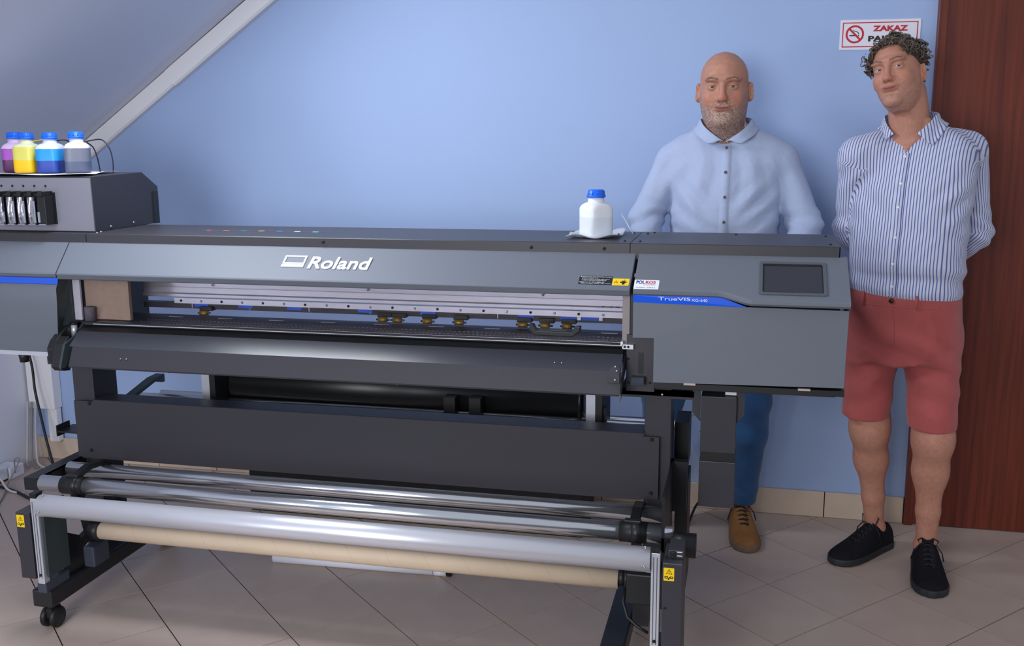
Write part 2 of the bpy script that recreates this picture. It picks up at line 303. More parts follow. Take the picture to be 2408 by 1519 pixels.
# warning labels
b = MB(); b.plate(rrect(-.459, -.366, 0, .039, .001), on_slant(0, .152), (1, 0, 0), su, .0004); lb = part('warning_label', b, M_BLACKP, fc)
for i, s_ in enumerate(('■ Opening the front cover while printing is in progress', '    causes an emergency stop.', '    To pause printing for any other reason than an', '    emergency stop, press the [PAUSE] key.', '■ 印刷中にフロントカバーを開けると緊急停止します。', '    緊急停止以外の場合は、[PAUSE]キーを押してください。')):
    try: text('lettering', s_, .0046, on_slant(-.4565, .152 - .0335 + i * .0054 + (.003 if i > 3 else 0)), (1, 0, 0), su, M_WHITE, lb, depth=.0001, off=.0005, width=(.088, .045, .078, .07, .07, .085)[i])
    except Exception: pass
def hazard(parent, o, ex, ey, w, h, tall):
    b = MB(); b.plate(rrect(0, w, 0, h, .0015), o, ex, ey, .0004); l = b.build('hazard_label', M_YEL, parent)
    o = Vector(o); g = MB(); tri = lambda cx, cy, r: [(cx + r * math.cos(math.radians(a)), cy + r * math.sin(math.radians(a))) for a in (90, 210, 330)]
    if tall: c1, r1 = (w * .52, h * .66), w * .36
    else: c1, r1 = (w * .22, h * .46), h * .24
    g.ring(tri(*c1, r1), tri(*c1, r1 * .78), o, ex, ey, .0003, .0004)
    g.plate([(c1[0] - r1 * .07, c1[1] - r1 * .1), (c1[0] + r1 * .07, c1[1] - r1 * .1), (c1[0] + r1 * .1, c1[1] + r1 * .45), (c1[0] - r1 * .1, c1[1] + r1 * .45)], o, ex, ey, .0003, .0004)
    g.plate([(c1[0] - r1 * .08, c1[1] - r1 * .32), (c1[0] + r1 * .08, c1[1] - r1 * .32), (c1[0] + r1 * .08, c1[1] - r1 * .18), (c1[0] - r1 * .08, c1[1] - r1 * .18)], o, ex, ey, .0003, .0004)
    if tall:
        for cx in (w * .26, w * .76): g.ring(rrect(cx - w * .16, cx + w * .16, h * .18, h * .36, .0008, 2), rrect(cx - w * .09, cx + w * .09, h * .23, h * .31, .0004, 2), o, ex, ey, .0003, .0004)
        g.plate([(w * .38, h * .10), (w * .50, h * .08), (w * .62, h * .26), (w * .52, h * .30)], o, ex, ey, .0003, .0005)
    else:
        g.plate([(w * .60, h * .12), (w * .72, h * .14), (w * .76, h * .36), (w * .92, h * .48), (w * .76, h * .50), (w * .84, h * .74), (w * .72, h * .62), (w * .70, h * .88), (w * .64, h * .62), (w * .54, h * .76), (w * .58, h * .54), (w * .46, h * .56), (w * .48, h * .36), (w * .60, h * .34)], o, ex, ey, .0003, .0004)
    g.build('hazard_symbol', M_BLACKP, l); return l
hazard(fc, on_slant(-.3645, .153), (1, 0, 0), su, .046, .0305, False)
# --- right cover
rpx = .262
def rc_prof(k):                                  # k = 0: short slant above the blue stripe, k = 1: long slant of the control panel
    t = .168 + (.200 - .168) * k; e = on_slant(0, t); e0 = on_slant(0, t - .004); l = (1.104 + (1.090 - 1.104) * k, 2.703 + (2.674 - 2.703) * k)
    return [(2.858, 1.203), (2.848, 1.203), (e0.y, e0.z), (e.y + .0005, e.z - .003), (l[1], l[0] + .004), (l[1] + .006, l[0] - .002 * k), (2.73, l[0] - .008 * k), (2.735, 1.12), (2.85, 1.18)]
b = MB(); xs = [-.3045, -.075, -.06, -.005, .012, rpx]; kk = [0, 0, .12, .86, 1, 1]
for i in range(5):
    p0, p1 = rc_prof(kk[i]), rc_prof(kk[i + 1]); n = len(p0); vs = [(xs[i], *q) for q in p0] + [(xs[i + 1], *q) for q in p1]
    b.add(vs, [(k, (k + 1) % n, (k + 1) % n + n, k + n) for k in range(n)])
    if i == 0: b.add(vs[:n], [tuple(range(n))])
    if i == 4: b.add(vs[n:], [tuple(range(n))])
rc = part('right_cover', b, M_GREY)
b = MB(); zlo = .863
b.add([(-.3045, 2.712, 1.083), (-.3045, 2.712, .984), (-.246, 2.712, .984), (-.246, 2.712, zlo - .004), (rpx - .003, 2.716, zlo + .004), (rpx, 2.712, 1.077), (.0, 2.712, 1.079)], [tuple(range(7))])
b.add([(-.3045, 2.712, 1.083), (.0, 2.712, 1.079), (.0, 2.74, 1.079), (-.3045, 2.74, 1.083)], [(0, 1, 2, 3)])
b.add([(rpx, 2.712, 1.077), (rpx - .003, 2.716, zlo + .004), (rpx - .003, 2.85, zlo + .004), (rpx, 2.85, 1.20), (rpx, 2.712, 1.12)], [(0, 1, 2, 3, 4)])
b.add([(-.246, 2.712, zlo - .004), (rpx - .003, 2.716, zlo + .004), (rpx - .003, 2.85, zlo + .004), (-.246, 2.85, zlo - .004)], [(0, 1, 2, 3)])
b.add([(-.246, 2.712, .984), (-.246, 2.712, zlo - .004), (-.246, 2.85, zlo - .004), (-.246, 2.85, .984)], [(0, 1, 2, 3)])
b.add([(-.3045, 2.712, .984), (-.246, 2.712, .984), (-.246, 2.85, .984), (-.3045, 2.85, .984)], [(0, 1, 2, 3)])
b.add([(-.3045, 2.712, 1.083), (-.3045, 2.712, .984), (-.3045, 2.85, .984), (-.3045, 2.85, 1.19), (-.3045, 2.74, 1.10)], [(0, 1, 2, 3, 4)])
part('front_panel', b, M_GREY, rc)
b = MB(); b.add([(-.3045, 2.709, 1.1035), (-.075, 2.709, 1.1035), (-.058, 2.709, 1.1005), (.002, 2.709, 1.0785), (-.3045, 2.7115, 1.0832)], [(4, 3, 2, 1, 0)]); part('blue_stripe', b, M_BLUE, rc, label='glossy bright blue stripe')
text('lettering', 'TrueVIS', .0135, (-.236, 2.709, 1.0915), (1, 0, 0), (0, 0, 1), M_WHITE, rc, depth=.0002, width=.086); text('lettering', 'XG-640', .0105, (-.146, 2.709, 1.0905), (1, 0, 0), (0, 0, 1), M_WHITE, rc, depth=.0002, width=.042)
# sticker
b = MB(); b.plate(rrect(-.3035, -.236, 0, .041, .003), on_slant(0, .1665), (1, 0, 0), su, .0004); st = part('dealer_sticker', b, M_WHITE, rc)
M_NAVY = mat('navy_print', (38, 34, 120), .5)
text('lettering', 'POL', .019, on_slant(-.299, .1425), (1, 0, 0), su, M_NAVY, st, depth=.0001, off=.0005, width=.0235, bold=.0006)
text('lettering', 'KOS', .0155, on_slant(-.2735, .1405), (1, 0, 0), su, M_RED, st, depth=.0001, off=.0005, width=.0275, bold=.0005)
b = MB(); b.plate([(-.2735, 0), (-.246, 0), (-.246, .0009), (-.2735, .0009)], on_slant(0, .1438), (1, 0, 0), su, .0002, .0004); part('rule', b, M_NAVY, st)
text('lettering', 'SYSTEM', .0042, on_slant(-.278, .149), (1, 0, 0), su, M_RED, st, depth=.0001, off=.0005, width=.031); text('lettering', 'www.polkos.eu  •  32 249 24 16', .0052, on_slant(-.299, .161), (1, 0, 0), su, M_NAVY, st, depth=.0001, off=.0005, width=.053)
# control panel with screen, set into the slant
b = MB(); b.ring(rrect(.030, .205, 0, .145, .007), rrect(.039, .196, .009, .136, .004), on_slant(0, .1765), (1, 0, 0), su, .004, -.001); sc = part('screen_bezel', b, M_GREYD, rc)
b = MB(); b.ring(rrect(.0385, .1965, .0085, .1365, .004), rrect(.043, .193, .013, .129, .001), on_slant(0, .1765), (1, 0, 0), su, .002, -.001); part('screen_rim', b, M_BLACK, sc)
b = MB(); b.plate(rrect(.041, .195, .011, .131, .001), on_slant(0, .1765), (1, 0, 0), su, .001, -.0008); part('screen', b, M_SCREEN, sc)
# --- left cover
pl_ = [(2.858, 1.203), (2.848, 1.203), (2.704, 1.122), (2.700, 1.117), (2.703, 1.108), (2.709, 1.104), (2.73, 1.104), (2.73, 1.12), (2.85, 1.18)]
xr = [-2.1785 + .056 * (2.858 - p[0]) / .158 for p in pl_]
lc = part('left_cover', MB().prism(pl_, -2.62, xr), M_GREY)
sidep = [(2.709, 1.104), (2.707, 1.083), (2.700, 1.07), (2.698, 1.02), (2.705, .93), (2.714, .86), (2.78, .86), (2.78, 1.11)]
b = MB(); b.add([(-2.62, *q) for q in sidep[1:6]] + [(-2.125 + (-.012 if i > 2 else 0) - (.012 if i == 4 else 0), *q) for i, q in enumerate(sidep[1:6])], [(i, i + 1, i + 6, i + 5) for i in range(4)], True)
part('front_panel', b, M_GREY, lc)
M_SIDE = mat('dark_grey_side', (52, 62, 64), .5)
b = MB(); b.add([(-2.122, *sidep[0])] + [(-2.125 + (-.012 if i > 2 else 0) - (.012 if i == 4 else 0), *q) for i, q in enumerate(sidep[1:6])] + [(-2.125, *sidep[6]), (-2.125, *sidep[7])], [tuple(range(8))]); part('side_panel', b, M_SIDE, lc)
b = MB(); b.add([(-2.62, 2.7085, 1.1035), (-2.122, 2.7085, 1.1035), (-2.1235, 2.7082, 1.0835), (-2.62, 2.7082, 1.0835)], [(3, 2, 1, 0)]); part('blue_stripe', b, M_BLUE, lc, label='glossy bright blue stripe')
b = MB(); b.box(-2.62, -2.14, 2.72, 3.1, .845, .862); part('bottom_plate', b, M_ALUL, lc)
b = MB(); b.cyl((-2.31, 2.75, .85), (-2.31, 2.75, .815), .018, .014); part('rubber_foot', b, M_BLACK, lc)
# --- chassis, inside
ch = part('chassis', MB().box(-.328, .243, 2.765, 3.16, .828, 1.12), M_BLACKM)
part('chassis', MB().box(-2.62, -2.105, 2.79, 3.16, .862, 1.145), M_BLACKM)
part('lower_rail', MB().box(-.245, .262, 2.718, 2.80, .842, .858), M_BLACK)
for x in (-.146, .158):
    part('hinge_clip', MB().box(x - .016, x + .016, 2.711, 2.72, .8555, .861), mat('pinkish_metal', (196, 176, 170), .4, metal=.4))
# notch plate beside the tray
b = MB(); b.box(-.325, -.246, 2.748, 2.765, .822, .984); np_ = part('latch_plate', b, M_DARK)
part('slot', MB().box(-.2915, -.2775, 2.7465, 2.7485, .872, .934), M_BLACK, np_)
b = MB(); b.prism([(2.748, .868), (2.722, .868), (2.714, .858), (2.716, .846), (2.748, .850)], -.309, -.272); part('latch_lever', b, M_INK, np_, bevel=.002)
part('hinge', MB().box(-.336, -.305, 2.735, 2.765, .945, .958), M_ALUL, np_); part('hinge', MB().box(-.341, -.334, 2.735, 2.75, .953, .966), M_ALUL, np_)
screws(np_, [(-.325 + .005, 2.748, .915), (-.318, 2.748, .845), (-.258, 2.748, .848), (-.329, 2.735, .9515), (-.319, 2.735, .9515)], .0035, M_SCREWB)
part('guide_strip', MB().box(-.335, -.327, 2.735, 2.76, .88, .906), M_WHITE, np_)
# --- acrylic window (part of the cover that lifts)
aw = part('window_pane', MB().box(-2.120, -.3395, 2.761, 2.764, .957, 1.1), M_CLEAR)
M_FRAME = mat('grey_window_border', (150, 138, 140), .4)
part('window_border', MB().box(-.3395, -.319, 2.759, 2.766, .957, 1.1), M_FRAME, aw)
b = MB(); b.plate([(-.604, 1.006), (-.593, 1.006), (-.583, .988), (-.482, .986), (-.471, 1.003), (-.455, 1.003), (-.457, .990), (-.478, .9715), (-.592, .973), (-.603, .986)], (0, 2.761, 0), (1, 0, 0), (0, 0, 1), .022); hd = part('handle', b, M_BLACK, aw, bevel=.003)
# carriage rail: stepped aluminium extrusion
rp_ = [(2.99, 1.09), (2.955, 1.09), (2.955, 1.067), (2.950, 1.065), (2.950, 1.050), (2.953, 1.049), (2.953, 1.047), (2.949, 1.046), (2.949, 1.028), (2.944, 1.024), (2.944, 1.015), (2.95, 1.013), (2.99, 1.013)]
rl = part('carriage_rail', MB().prism(rp_, -1.98, -.32), M_ALUL)
rb = part('screw_bar', MB().box(-1.86, -.335, 2.938, 2.945, .994, 1.012), M_ALUL)
i = 0; x = -1.835
while x < -.36:
    screws(rb, [(x, 2.938, 1.003)], .0042, M_SCREW if i % 2 else M_SCREWB); x += .0745; i += 1
screws(rl, [(-1.72, 2.948, 1.058), (-1.175, 2.948, 1.058), (-.607, 2.948, 1.058)], .0052, M_SCREW)
for x in (-.42, -.395): part('rail_hole', MB().cyl((x, 2.9445, 1.027), (x, 2.9435, 1.027), .0022, n=10), M_BLACK, rl)
part('rail_slot', MB().plate(rrect(-.382, -.370, 1.0255, 1.0285, .0014), (0, 2.9445, 0), (1, 0, 0), (0, 0, 1), .001), M_BLACK, rl)
pb = part('pinch_beam', MB().box(-1.98, -.32, 2.945, 2.975, .976, .994), M_DARK)
for k in range(7): part('beam_joint', MB().box(-1.80 + k * .21, -1.7975 + k * .21, 2.9442, 2.946, .979, .993), M_ALUL, pb)
for x in (-1.79, -1.63, -1.455, -1.21, -1.0, -.685, -.551, -.485): part('position_tag', MB().box(x, x + .05, 2.9435, 2.9455, .983, .993), M_BLUETAG, pb)
for x in (-.4995, -.433): part('position_tag', MB().box(x, x + .011, 2.943, 2.9455, .983, .993), M_WHITE, pb)
# platen
pn = part('platen', MB().prism([(2.772, .952), (2.775, .955), (2.944, .955), (2.944, .94), (2.772, .94)], -2.09, -.33), M_DARK)
for y, n_ in ((2.80, 120), (2.84, 110)):
    b = MB()
    for k in range(n_): x = -1.9 + k * 1.55 / n_; b.box(x, x + .0035, y - .0006, y + .0006, .9549, .9554)
    o = part('suction_holes', b, M_WHITE, pn); tag(o, kind='stuff')
for k in range(9):
    x = -1.86 + k * .18; part('grit_slot', MB().plate(rrect(x, x + .05, 2.897, 2.906, .003), (0, 0, .955), (1, 0, 0), (0, 1, 0), .0006), M_ALUL, pn)
part('platen_edge', MB().box(-2.09, -.333, 2.766, 2.773, .944, .9535), M_BLACKM, pn); part('platen_line', MB().box(-2.05, -.335, 2.7645, 2.7662, .9475, .949), M_ALU, pn)
for j, x in enumerate((-1.743, -1.117, -1.068, -.969, -.866, -.663, -.593, -.525)):
    b = MB(); b.box(x - .022, x + .024, 2.93, 2.96, .972, .986); hb = part('pinch_roller_holder', b, M_BLACK, bevel=.002)
    part('pinch_roller', MB().cyl((x - .016, 2.925, .966), (x + .012, 2.925, .966), .0085, n=16), M_BRASS, hb); part('roller_axle', MB().cyl((x - .023, 2.925, .966), (x + .022, 2.925, .966), .003, n=8), M_SCREW, hb)
# inside end plate at left; solid panel, reel and strip imitate the pane's reflections
b = MB(); b.prism([(2.80, 1.10), (2.81, 1.085), (2.81, .957), (3.0, .957), (3.0, 1.10)], -2.160, -2.152); part('inner_end_plate', b, M_BLACKM)
b = MB(); b.box(-2.098, -1.937, 2.802, 2.816, .957, 1.098); part('reflected_brown_panel', b, mat('brown_grey_reflection', (168, 146, 128), .6, vary=(60, .06)))
b = MB(); b.lathe([(.0172, 0), (.0172, .044), (.0155, .0455), (.008, .0455), (.008, .03), (0, .03)], (-2.071, 2.7835, .956), n=28); part('reflected_reel', b, mat('grey_reel_reflection', (110, 104, 112), .6))
b = MB(); b.box(-2.150, -2.100, 2.781, 2.789, .957, 1.098); part('reflected_white_strip', b, mat('white_reflection', (232, 234, 246), .5))
# --- output apron in front of the platen
ap = part('apron', MB().prism([(2.795, .948), (2.725, .932), (2.730, .927), (2.80, .940)], -2.085, -.334), M_BLACK)
ab = part('apron_band', MB().prism([(2.725, .932), (2.672, .894), (2.676, .889), (2.730, .927)], -2.075, -.332), M_DARKGLOSS, ap)
al = part('apron_front', MB().prism([(2.672, .894), (2.643, .836), (2.645, .831), (2.655, .829), (2.655, .832), (2.648, .836), (2.677, .892)], -2.062, -.330), M_DARK, ap)
screws(al, [(-1.882, 2.656, .864), (-1.862, 2.656, .864)], .0025, M_SCREW, (0, -.87, .48)); screws(ab, [(-.50, 2.69, .907), (-.52, 2.69, .907)], .0025, M_SCREW, (0, -.58, .81)); screws(al, [(-.98, 2.66, .829), (-1.72, 2.66, .829)], .003, M_SCREW, (0, 0, -1))
b = MB(); b.prism([(2.80, .945), (2.78, .950), (2.70, .905), (2.640, .838), (2.636, .815), (2.65, .826), (2.70, .86), (2.80, .915)], -.3305, -.3265); ep = part('apron_end_plate', b, M_BLACKM)
b = MB(); b.add([(-.358, 2.668, .905), (-.345, 2.672, .913), (-.334, 2.668, .905), (-.332, 2.648, .868), (-.365, 2.648, .868), (-.365, 2.662, .893)], [tuple(range(6))]); o = part('corner_bracket', b, M_DARK, ap); so = o.modifiers.new('t', 'SOLIDIFY'); so.thickness = .003; so.offset = 0
screws(ap, [(-.346, 2.667, .909), (-.341, 2.660, .899), (-.344, 2.648, .876)], .003, M_SCREW, (0, -.87, .48))
b = MB(); b.prism([(2.80, .95), (2.77, .952), (2.72, .918), (2.665, .90), (2.640, .842), (2.636, .828), (2.66, .828), (2.70, .87), (2.80, .90)], -2.092, -2.084); part('apron_end_plate', b, M_SIDE)
b = MB(); b.prism([(2.79, .935), (2.74, .945), (2.68, .908), (2.662, .885), (2.665, .845), (2.70, .81), (2.78, .86)], -2.150, -2.125); part('apron_bracket', b, M_BLACKM, bevel=.003)
b = MB(); b.prism([(2.70, .92), (2.67, .90), (2.645, .83), (2.66, .815), (2.69, .81), (2.72, .87)], -2.127, -2.092); part('apron_bracket', b, M_BLACK, bevel=.002)
part('damper', MB().cyl((-2.118, 2.76, .945), (-2.118, 2.76, .905), .010), M_ALU); part('damper', MB().cyl((-2.118, 2.76, .952), (-2.118, 2.76, .945), .012), M_BLACK)
part('edge_sticker', MB().plate([(0, 0), (.012, .001), (.016, .006), (.004, .005)], (-2.079, 2.779, .925), (1, 0, 0), (0, 0, 1), .0008), M_WHITE, ap)
# --- stand
for x0, x1 in ((-2.25, -2.17), (-.286, -.207)):
    b = MB(); b.box(x0, x1, 2.90, 3.03, .088, .80); part('post', b, M_DARK, bevel=.003)
b = MB(); b.box(-.36, -.142, 2.895, 3.03, .772, .79); b.box(-.36, -.142, 2.895, 2.90, .765, .79); tb = part('mounting_bar', b, M_DARK); screws(tb, [(-.235, 2.895, .777)], .003, M_WHITE)
part('mounting_bar', MB().box(-2.34, -2.10, 2.895, 3.03, .772, .86), M_DARK)
part('rear_body', MB().prism([(3.0, .845), (3.16, .82), (3.16, .87), (3.0, .885)], -2.62, .24), M_BLACKM)
b = MB(); b.prism([(2.880, .448), (2.880, .657), (2.882, .659), (2.965, .659), (2.965, .655), (2.885, .654), (2.885, .448)], -2.163, -.288); b.box(-2.238, -2.163, 2.880, 2.885, .448, .652); b.box(-.288, -.240, 2.880, 2.885, .452, .648); pnl = part('front_panel', b, M_DARK)
screws(pnl, [(-2.178, 2.880, .645), (-2.186, 2.880, .478), (-.262, 2.880, .640), (-.262, 2.880, .472)], .006, M_SCREWB, h=.005)
part('cross_tube', MB().cyl((-2.17, 2.95, .455), (-.207, 2.95, .455), .024), M_BLACKM)
for xc, side in ((-2.125, -1), (-.330, 1)):
    b = MB(); b.box(xc - .035, xc + .035, 2.50, 3.25, .085, .142); bm_ = part('foot_beam', b, M_BLACKM, bevel=.006)
    b = MB(); b.box(min(xc, xc + side * .12), max(xc, xc + side * .12), 2.91, 3.02, .09, .138); part('foot_bracket', b, M_BLACKM, bm_)
    for yc in (2.545, 3.2):
        b = MB()
        for dx in (-.024, .010): b.lathe([(0, 0), (.016, 0), (.028, .002), (.034, .006), (.034, .016), (.028, .021), (0, .021)], (xc + dx - .008, yc, .034), (1, 0, 0), 24)
        cs = part('caster_wheel', b, M_BLACK); b = MB(); b.cyl((xc - .001, yc + .012, .04), (xc - .001, yc + .012, .088), .010); b.box(xc - .011, xc + .009, yc - .02, yc + .025, .034, .066); part('caster_fork', b, M_BLACK, cs)
        b = MB(); b.lathe([(.008, 0), (.008, .002), (0, .003)], (xc - .032, yc, .034), (-1, 0, 0), 14); part('wheel_hub', b, M_INK, cs)
# --- feed rollers on the side arms
b = MB(); b.prism([(2.65, .452), (2.93, .452), (2.93, .447), (2.66, .447), (2.66, .415), (2.65, .41)], -2.275, -2.225); b.box(-2.229, -2.225, 2.66, 2.93, .40, .452); part('side_arm', b, M_BLACKM)
b = MB(); b.box(-.207, -.199, 2.62, 2.96, .40, .56); b.box(-.207, -.158, 2.93, 2.96, .40, .56); b.box(-.207, -.158, 2.62, 2.64, .395, .44); part('side_arm', b, M_BLACKM)
part('feed_roller', MB().cyl((-2.213, 2.795, .4385), (-.207, 2.795, .4385), .0237, n=40), M_STEEL); part('feed_roller', MB().cyl((-2.205, 2.65, .4395), (-.178, 2.65, .4395), .0258, n=40), M_STEEL)
def clamp(x0, x1):
    b = MB(); b.cyl((x0, 2.65, .4395), (x1, 2.65, .4395), .0295, n=32); c = part('roller_collar', b, M_BLACK)
    xm = (x0 + x1) / 2; b = MB(); b.prism([(2.635, .471), (2.66, .477), (2.72, .487), (2.79, .479), (2.83, .457), (2.83, .442), (2.79, .464), (2.72, .471), (2.66, .461), (2.64, .457)], xm - .012, xm + .016); b.box(xm - .026, xm + .02, 2.640, 2.662, .4685, .476); part('clamp_arm', b, M_BLACKM, c, bevel=.002)
    b = MB(); b.cyl((xm - .005, 2.65, .4395), (xm + .022, 2.65, .4395), .0315, n=32); b.box(xm - .005, xm + .022, 2.632, 2.665, .378, .42); part('clamp_band', b, M_BLACKM, c)
clamp(-2.125, -2.045); clamp(-.325, -.248)
# --- dancer roller and its rails
part('tension_bar', MB().cyl((-2.094, 2.50, .428), (-.224, 2.50, .428), .0335, n=48), M_ALU); 
for x in (-2.078, -.238): screws(PR, [(x, 2.50 - .0325, .421), (x, 2.494, .4645)], .004, M_SCREW, (0, -1, 0))
for x, s_ in ((-2.112, -1), (-.210, 1)):
    b = MB(); b.box(x - .012, x + .012, 2.49, 2.515, .17, .452); 
    rr = part('guide_rail', b, M_ALUL, bevel=.002)
    for k in (-.005, .004): part('rail_groove', MB().box(x + k - .0012, x + k + .0012, 2.4894, 2.491, .19, .44), M_GREYD, rr)
    part('rail_cap', MB().box(x - .011, x + .011, 2.488, 2.518, .452, .468), M_BLACK, rr)
    screws(rr, [(x, 2.49, .20)], .005, M_SCREWB); part('stop_pin', MB().cyl((x - s_ * .012, 2.495, .398), (x - s_ * .024, 2.495, .398), .005, n=10), M_ALUL, rr)
    part('rail_foot', MB().box(x - .016, x + .016, 2.49, 2.60, .14, .172), M_INK, rr, bevel=.002)
part('side_sheet', MB().box(-2.096, -2.089, 2.50, 2.60, .19, .425), M_SIDE)
b = MB(); b.prism([(2.60, .14), (2.60, .30), (2.68, .255), (2.72, .14)], -2.115, -2.108); part('gusset', b, M_BLACKM); 
b = MB(); b.prism([(2.60, .21), (2.93, .29), (2.93, .26), (2.60, .17)], -2.14, -2.12); part('brace', b, M_BLACKM)
b = MB(); b.box(-2.186, -2.135, 2.495, 2.56, .182, .400); lh = part('sensor_housing', b, M_DARK, bevel=.002); hazard(lh, (-2.183, 2.4948, .352), (1, 0, 0), (0, 0, 1), .027, .040, True)
# take-up drive at right
b = MB(); b.box(-.190, -.137, 2.468, 2.60, .12, .437); b.box(-.178, -.137, 2.50, 2.58, .437, .460); dh = part('drive_housing', b, M_DARK, bevel=.003)
hazard(dh, (-.187, 2.4676, .388), (1, 0, 0), (0, 0, 1), .0275, .036, True); screws(dh, [(-.182, 2.468, .31)], .004, M_SCREWB)
part('switch', MB().box(-.174, -.160, 2.494, 2.501, .440, .458), M_BLACK, dh, bevel=.001); part('switch_mark', MB().box(-.155, -.142, 2.4985, 2.5, .455, .457), M_WHITE, dh); part('switch_mark', MB().box(-.155, -.142, 2.4985, 2.5, .445, .447), M_WHITE, dh)
part('drive_knob', MB().cyl((-.176, 2.625, .424), (-.112, 2.625, .424), .034, n=32), M_BLACK, bevel=0)
b = MB(); b.box(-.30, -.205, 2.60, 2.70, .245, .335); part('gear_box', b, M_BLACK, bevel=.004)
b = MB(); b.box(-.292, -.245, 2.70, 2.76, .13, .25); part('drive_mount', b, M_BLACKM)
part('shaft', MB().cyl((-.34, 2.65, .302), (-.29, 2.65, .302), .008, n=14), M_SCREW); b = MB(); b.cyl((-.327, 2.65, .300), (-.309, 2.65, .300), .024, n=24); b.cyl((-.309, 2.65, .300), (-.300, 2.65, .300), .028, n=24); part('core_holder', b, M_BLACK)
b = MB(); b.cyl((-2.035, 2.65, .292), (-2.0, 2.65, .292), .030, n=24); part('core_holder', b, M_BLACK); b = MB(); b.prism([(2.64, .35), (2.66, .27), (2.69, .22), (2.72, .24), (2.69, .30), (2.68, .36)], -2.075, -2.035); part('core_arm', b, M_BLACKM, bevel=.003)
part('slide_lock', MB().box(-2.07, -2.03, 2.64, 2.72, .165, .235), M_INK, bevel=.006)
part('drive_cable', MB().tube([(-.306, 2.648, .28), (-.31, 2.62, .24), (-.295, 2.60, .205), (-.265, 2.59, .185), (-.235, 2.58, .175)], .0045, 8), M_BLACK)
# --- waste box under the right end
b = MB(); b.box(-.120, -.018, 2.88, 3.0, .612, .782); wb = part('waste_holder', b, M_DARK, bevel=.002); b = MB(); b.box(-.121, -.017, 2.878, 3.0, .443, .585); part('waste_holder_lower', b, M_DARK, wb, bevel=.002); part('waste_gap', MB().box(-.119, -.019, 2.886, 2.99, .583, .615), M_BLACK, wb)
for pts in ([(-.146, .80), (-.122, .80), (-.122, .70), (-.146, .728)], [(-.018, .80), (.004, .80), (.004, .728), (-.018, .70)]): part('hanger', MB().plate(pts, (0, 2.90, 0), (1, 0, 0), (0, 0, 1), .004), M_DARK, wb)
screws(wb, [(-.122, 2.92, .70), (-.122, 2.92, .66), (-.122, 2.92, .54)], .003, M_SCREW, (-1, 0, 0))
part('waste_bottle_neck', MB().box(-.052, -.02, 2.90, 2.96, .784, .80), M_WHITE, wb)
# --- rear media holder
part('rear_shaft', MB().cyl((-2.20, 3.2, .586), (-.30, 3.2, .586), .014), M_STEEL); part('rear_shaft', MB().cyl((-2.2, 3.34, .56), (-.21, 3.34, .56), .014), M_STEEL)
for x in (-1.86, -.478):
    b = MB(); b.box(x - .018, x + .012, 3.10, 3.14, .56, .86); part('roll_support', b, M_ALUL); b = MB(); b.box(x + .012 if x > -1 else x + .012, x + .034, 3.10, 3.30, .575, .83); part('roll_flange', b, M_BLACK)
b = MB(); b.prism([(3.04, .604), (3.24, .648), (3.30, .650), (3.30, .620), (3.285, .620), (3.285, .634), (3.24, .634), (3.04, .592)], -2.19, -2.155); part('rear_arm', b, M_SIDE)
b = MB(); b.box(-2.36, -2.25, 2.93, 3.02, .515, .520); b.box(-2.36, -2.356, 2.93, 3.0, .50, .54); part('cable_hook', b, M_BLACKM)
for x in (-.975, -.885): b = MB(); b.box(x - .02, x + .02, 3.15, 3.24, .575, .66); b.box(x - .05, x - .02, 3.15, 3.20, .58, .59); part('roll_stop', b, M_BLACK)
b = MB(); b.box(-.455, -.435, 3.12, 3.16, .60, .66); part('latch_hook', b, M_BLACK)
b = MB(); b.box(-.207, -.163, 3.06, 3.2, .50, .645); part('power_box', b, M_BLACK); b = MB(); b.box(-.2, -.16, 3.04, 3.2, .10, .46); part('rear_leg_cover', b, M_BLACKM)
# --- ink unit on top at left
X1 = -2.100
pr_ = [(2.888, ZT), (2.885, 1.413), (3.17, 1.417), (3.262, 1.362), (3.262, ZT)]
iu = part('ink_unit', MB().prism(pr_, -2.66, X1), M_DARK, bevel=.002)
b = MB(); b.prism([(2.884, ZT + .004), (2.882, 1.409), (2.887, 1.409), (2.889, ZT + .004)], -2.655, X1 - .002); part('ink_unit_front', b, mat('grey_lilac_sheet', (136, 134, 148), .5, bump=(900, .06)), iu)
b = MB(); b.box(X1 - .002, X1 + .004, 3.225, 3.255, ZT, 1.345); part('rear_flange', b, M_BLACKM, iu)
screws(iu, [(X1, 2.97, ZT + .012), (X1, 3.1, ZT + .014)], .004, M_SCREW, (1, 0, 0)); screws(tc, [(-2.085, 2.872, ZT), (-2.09, 2.9, ZT)], .005, M_SCREW, (0, 0, 1))
for k in range(5): part('indicator_hole', MB().cyl((-2.2715 - k * .0425, 2.8835, 1.3825), (-2.2715 - k * .0425, 2.8815, 1.3825), .0042, n=14), M_BLACK, iu)
part('cartridge_bay', MB().box(-2.56, -2.238, 2.879, 2.884, 1.257, 1.362), M_BLACK, iu)
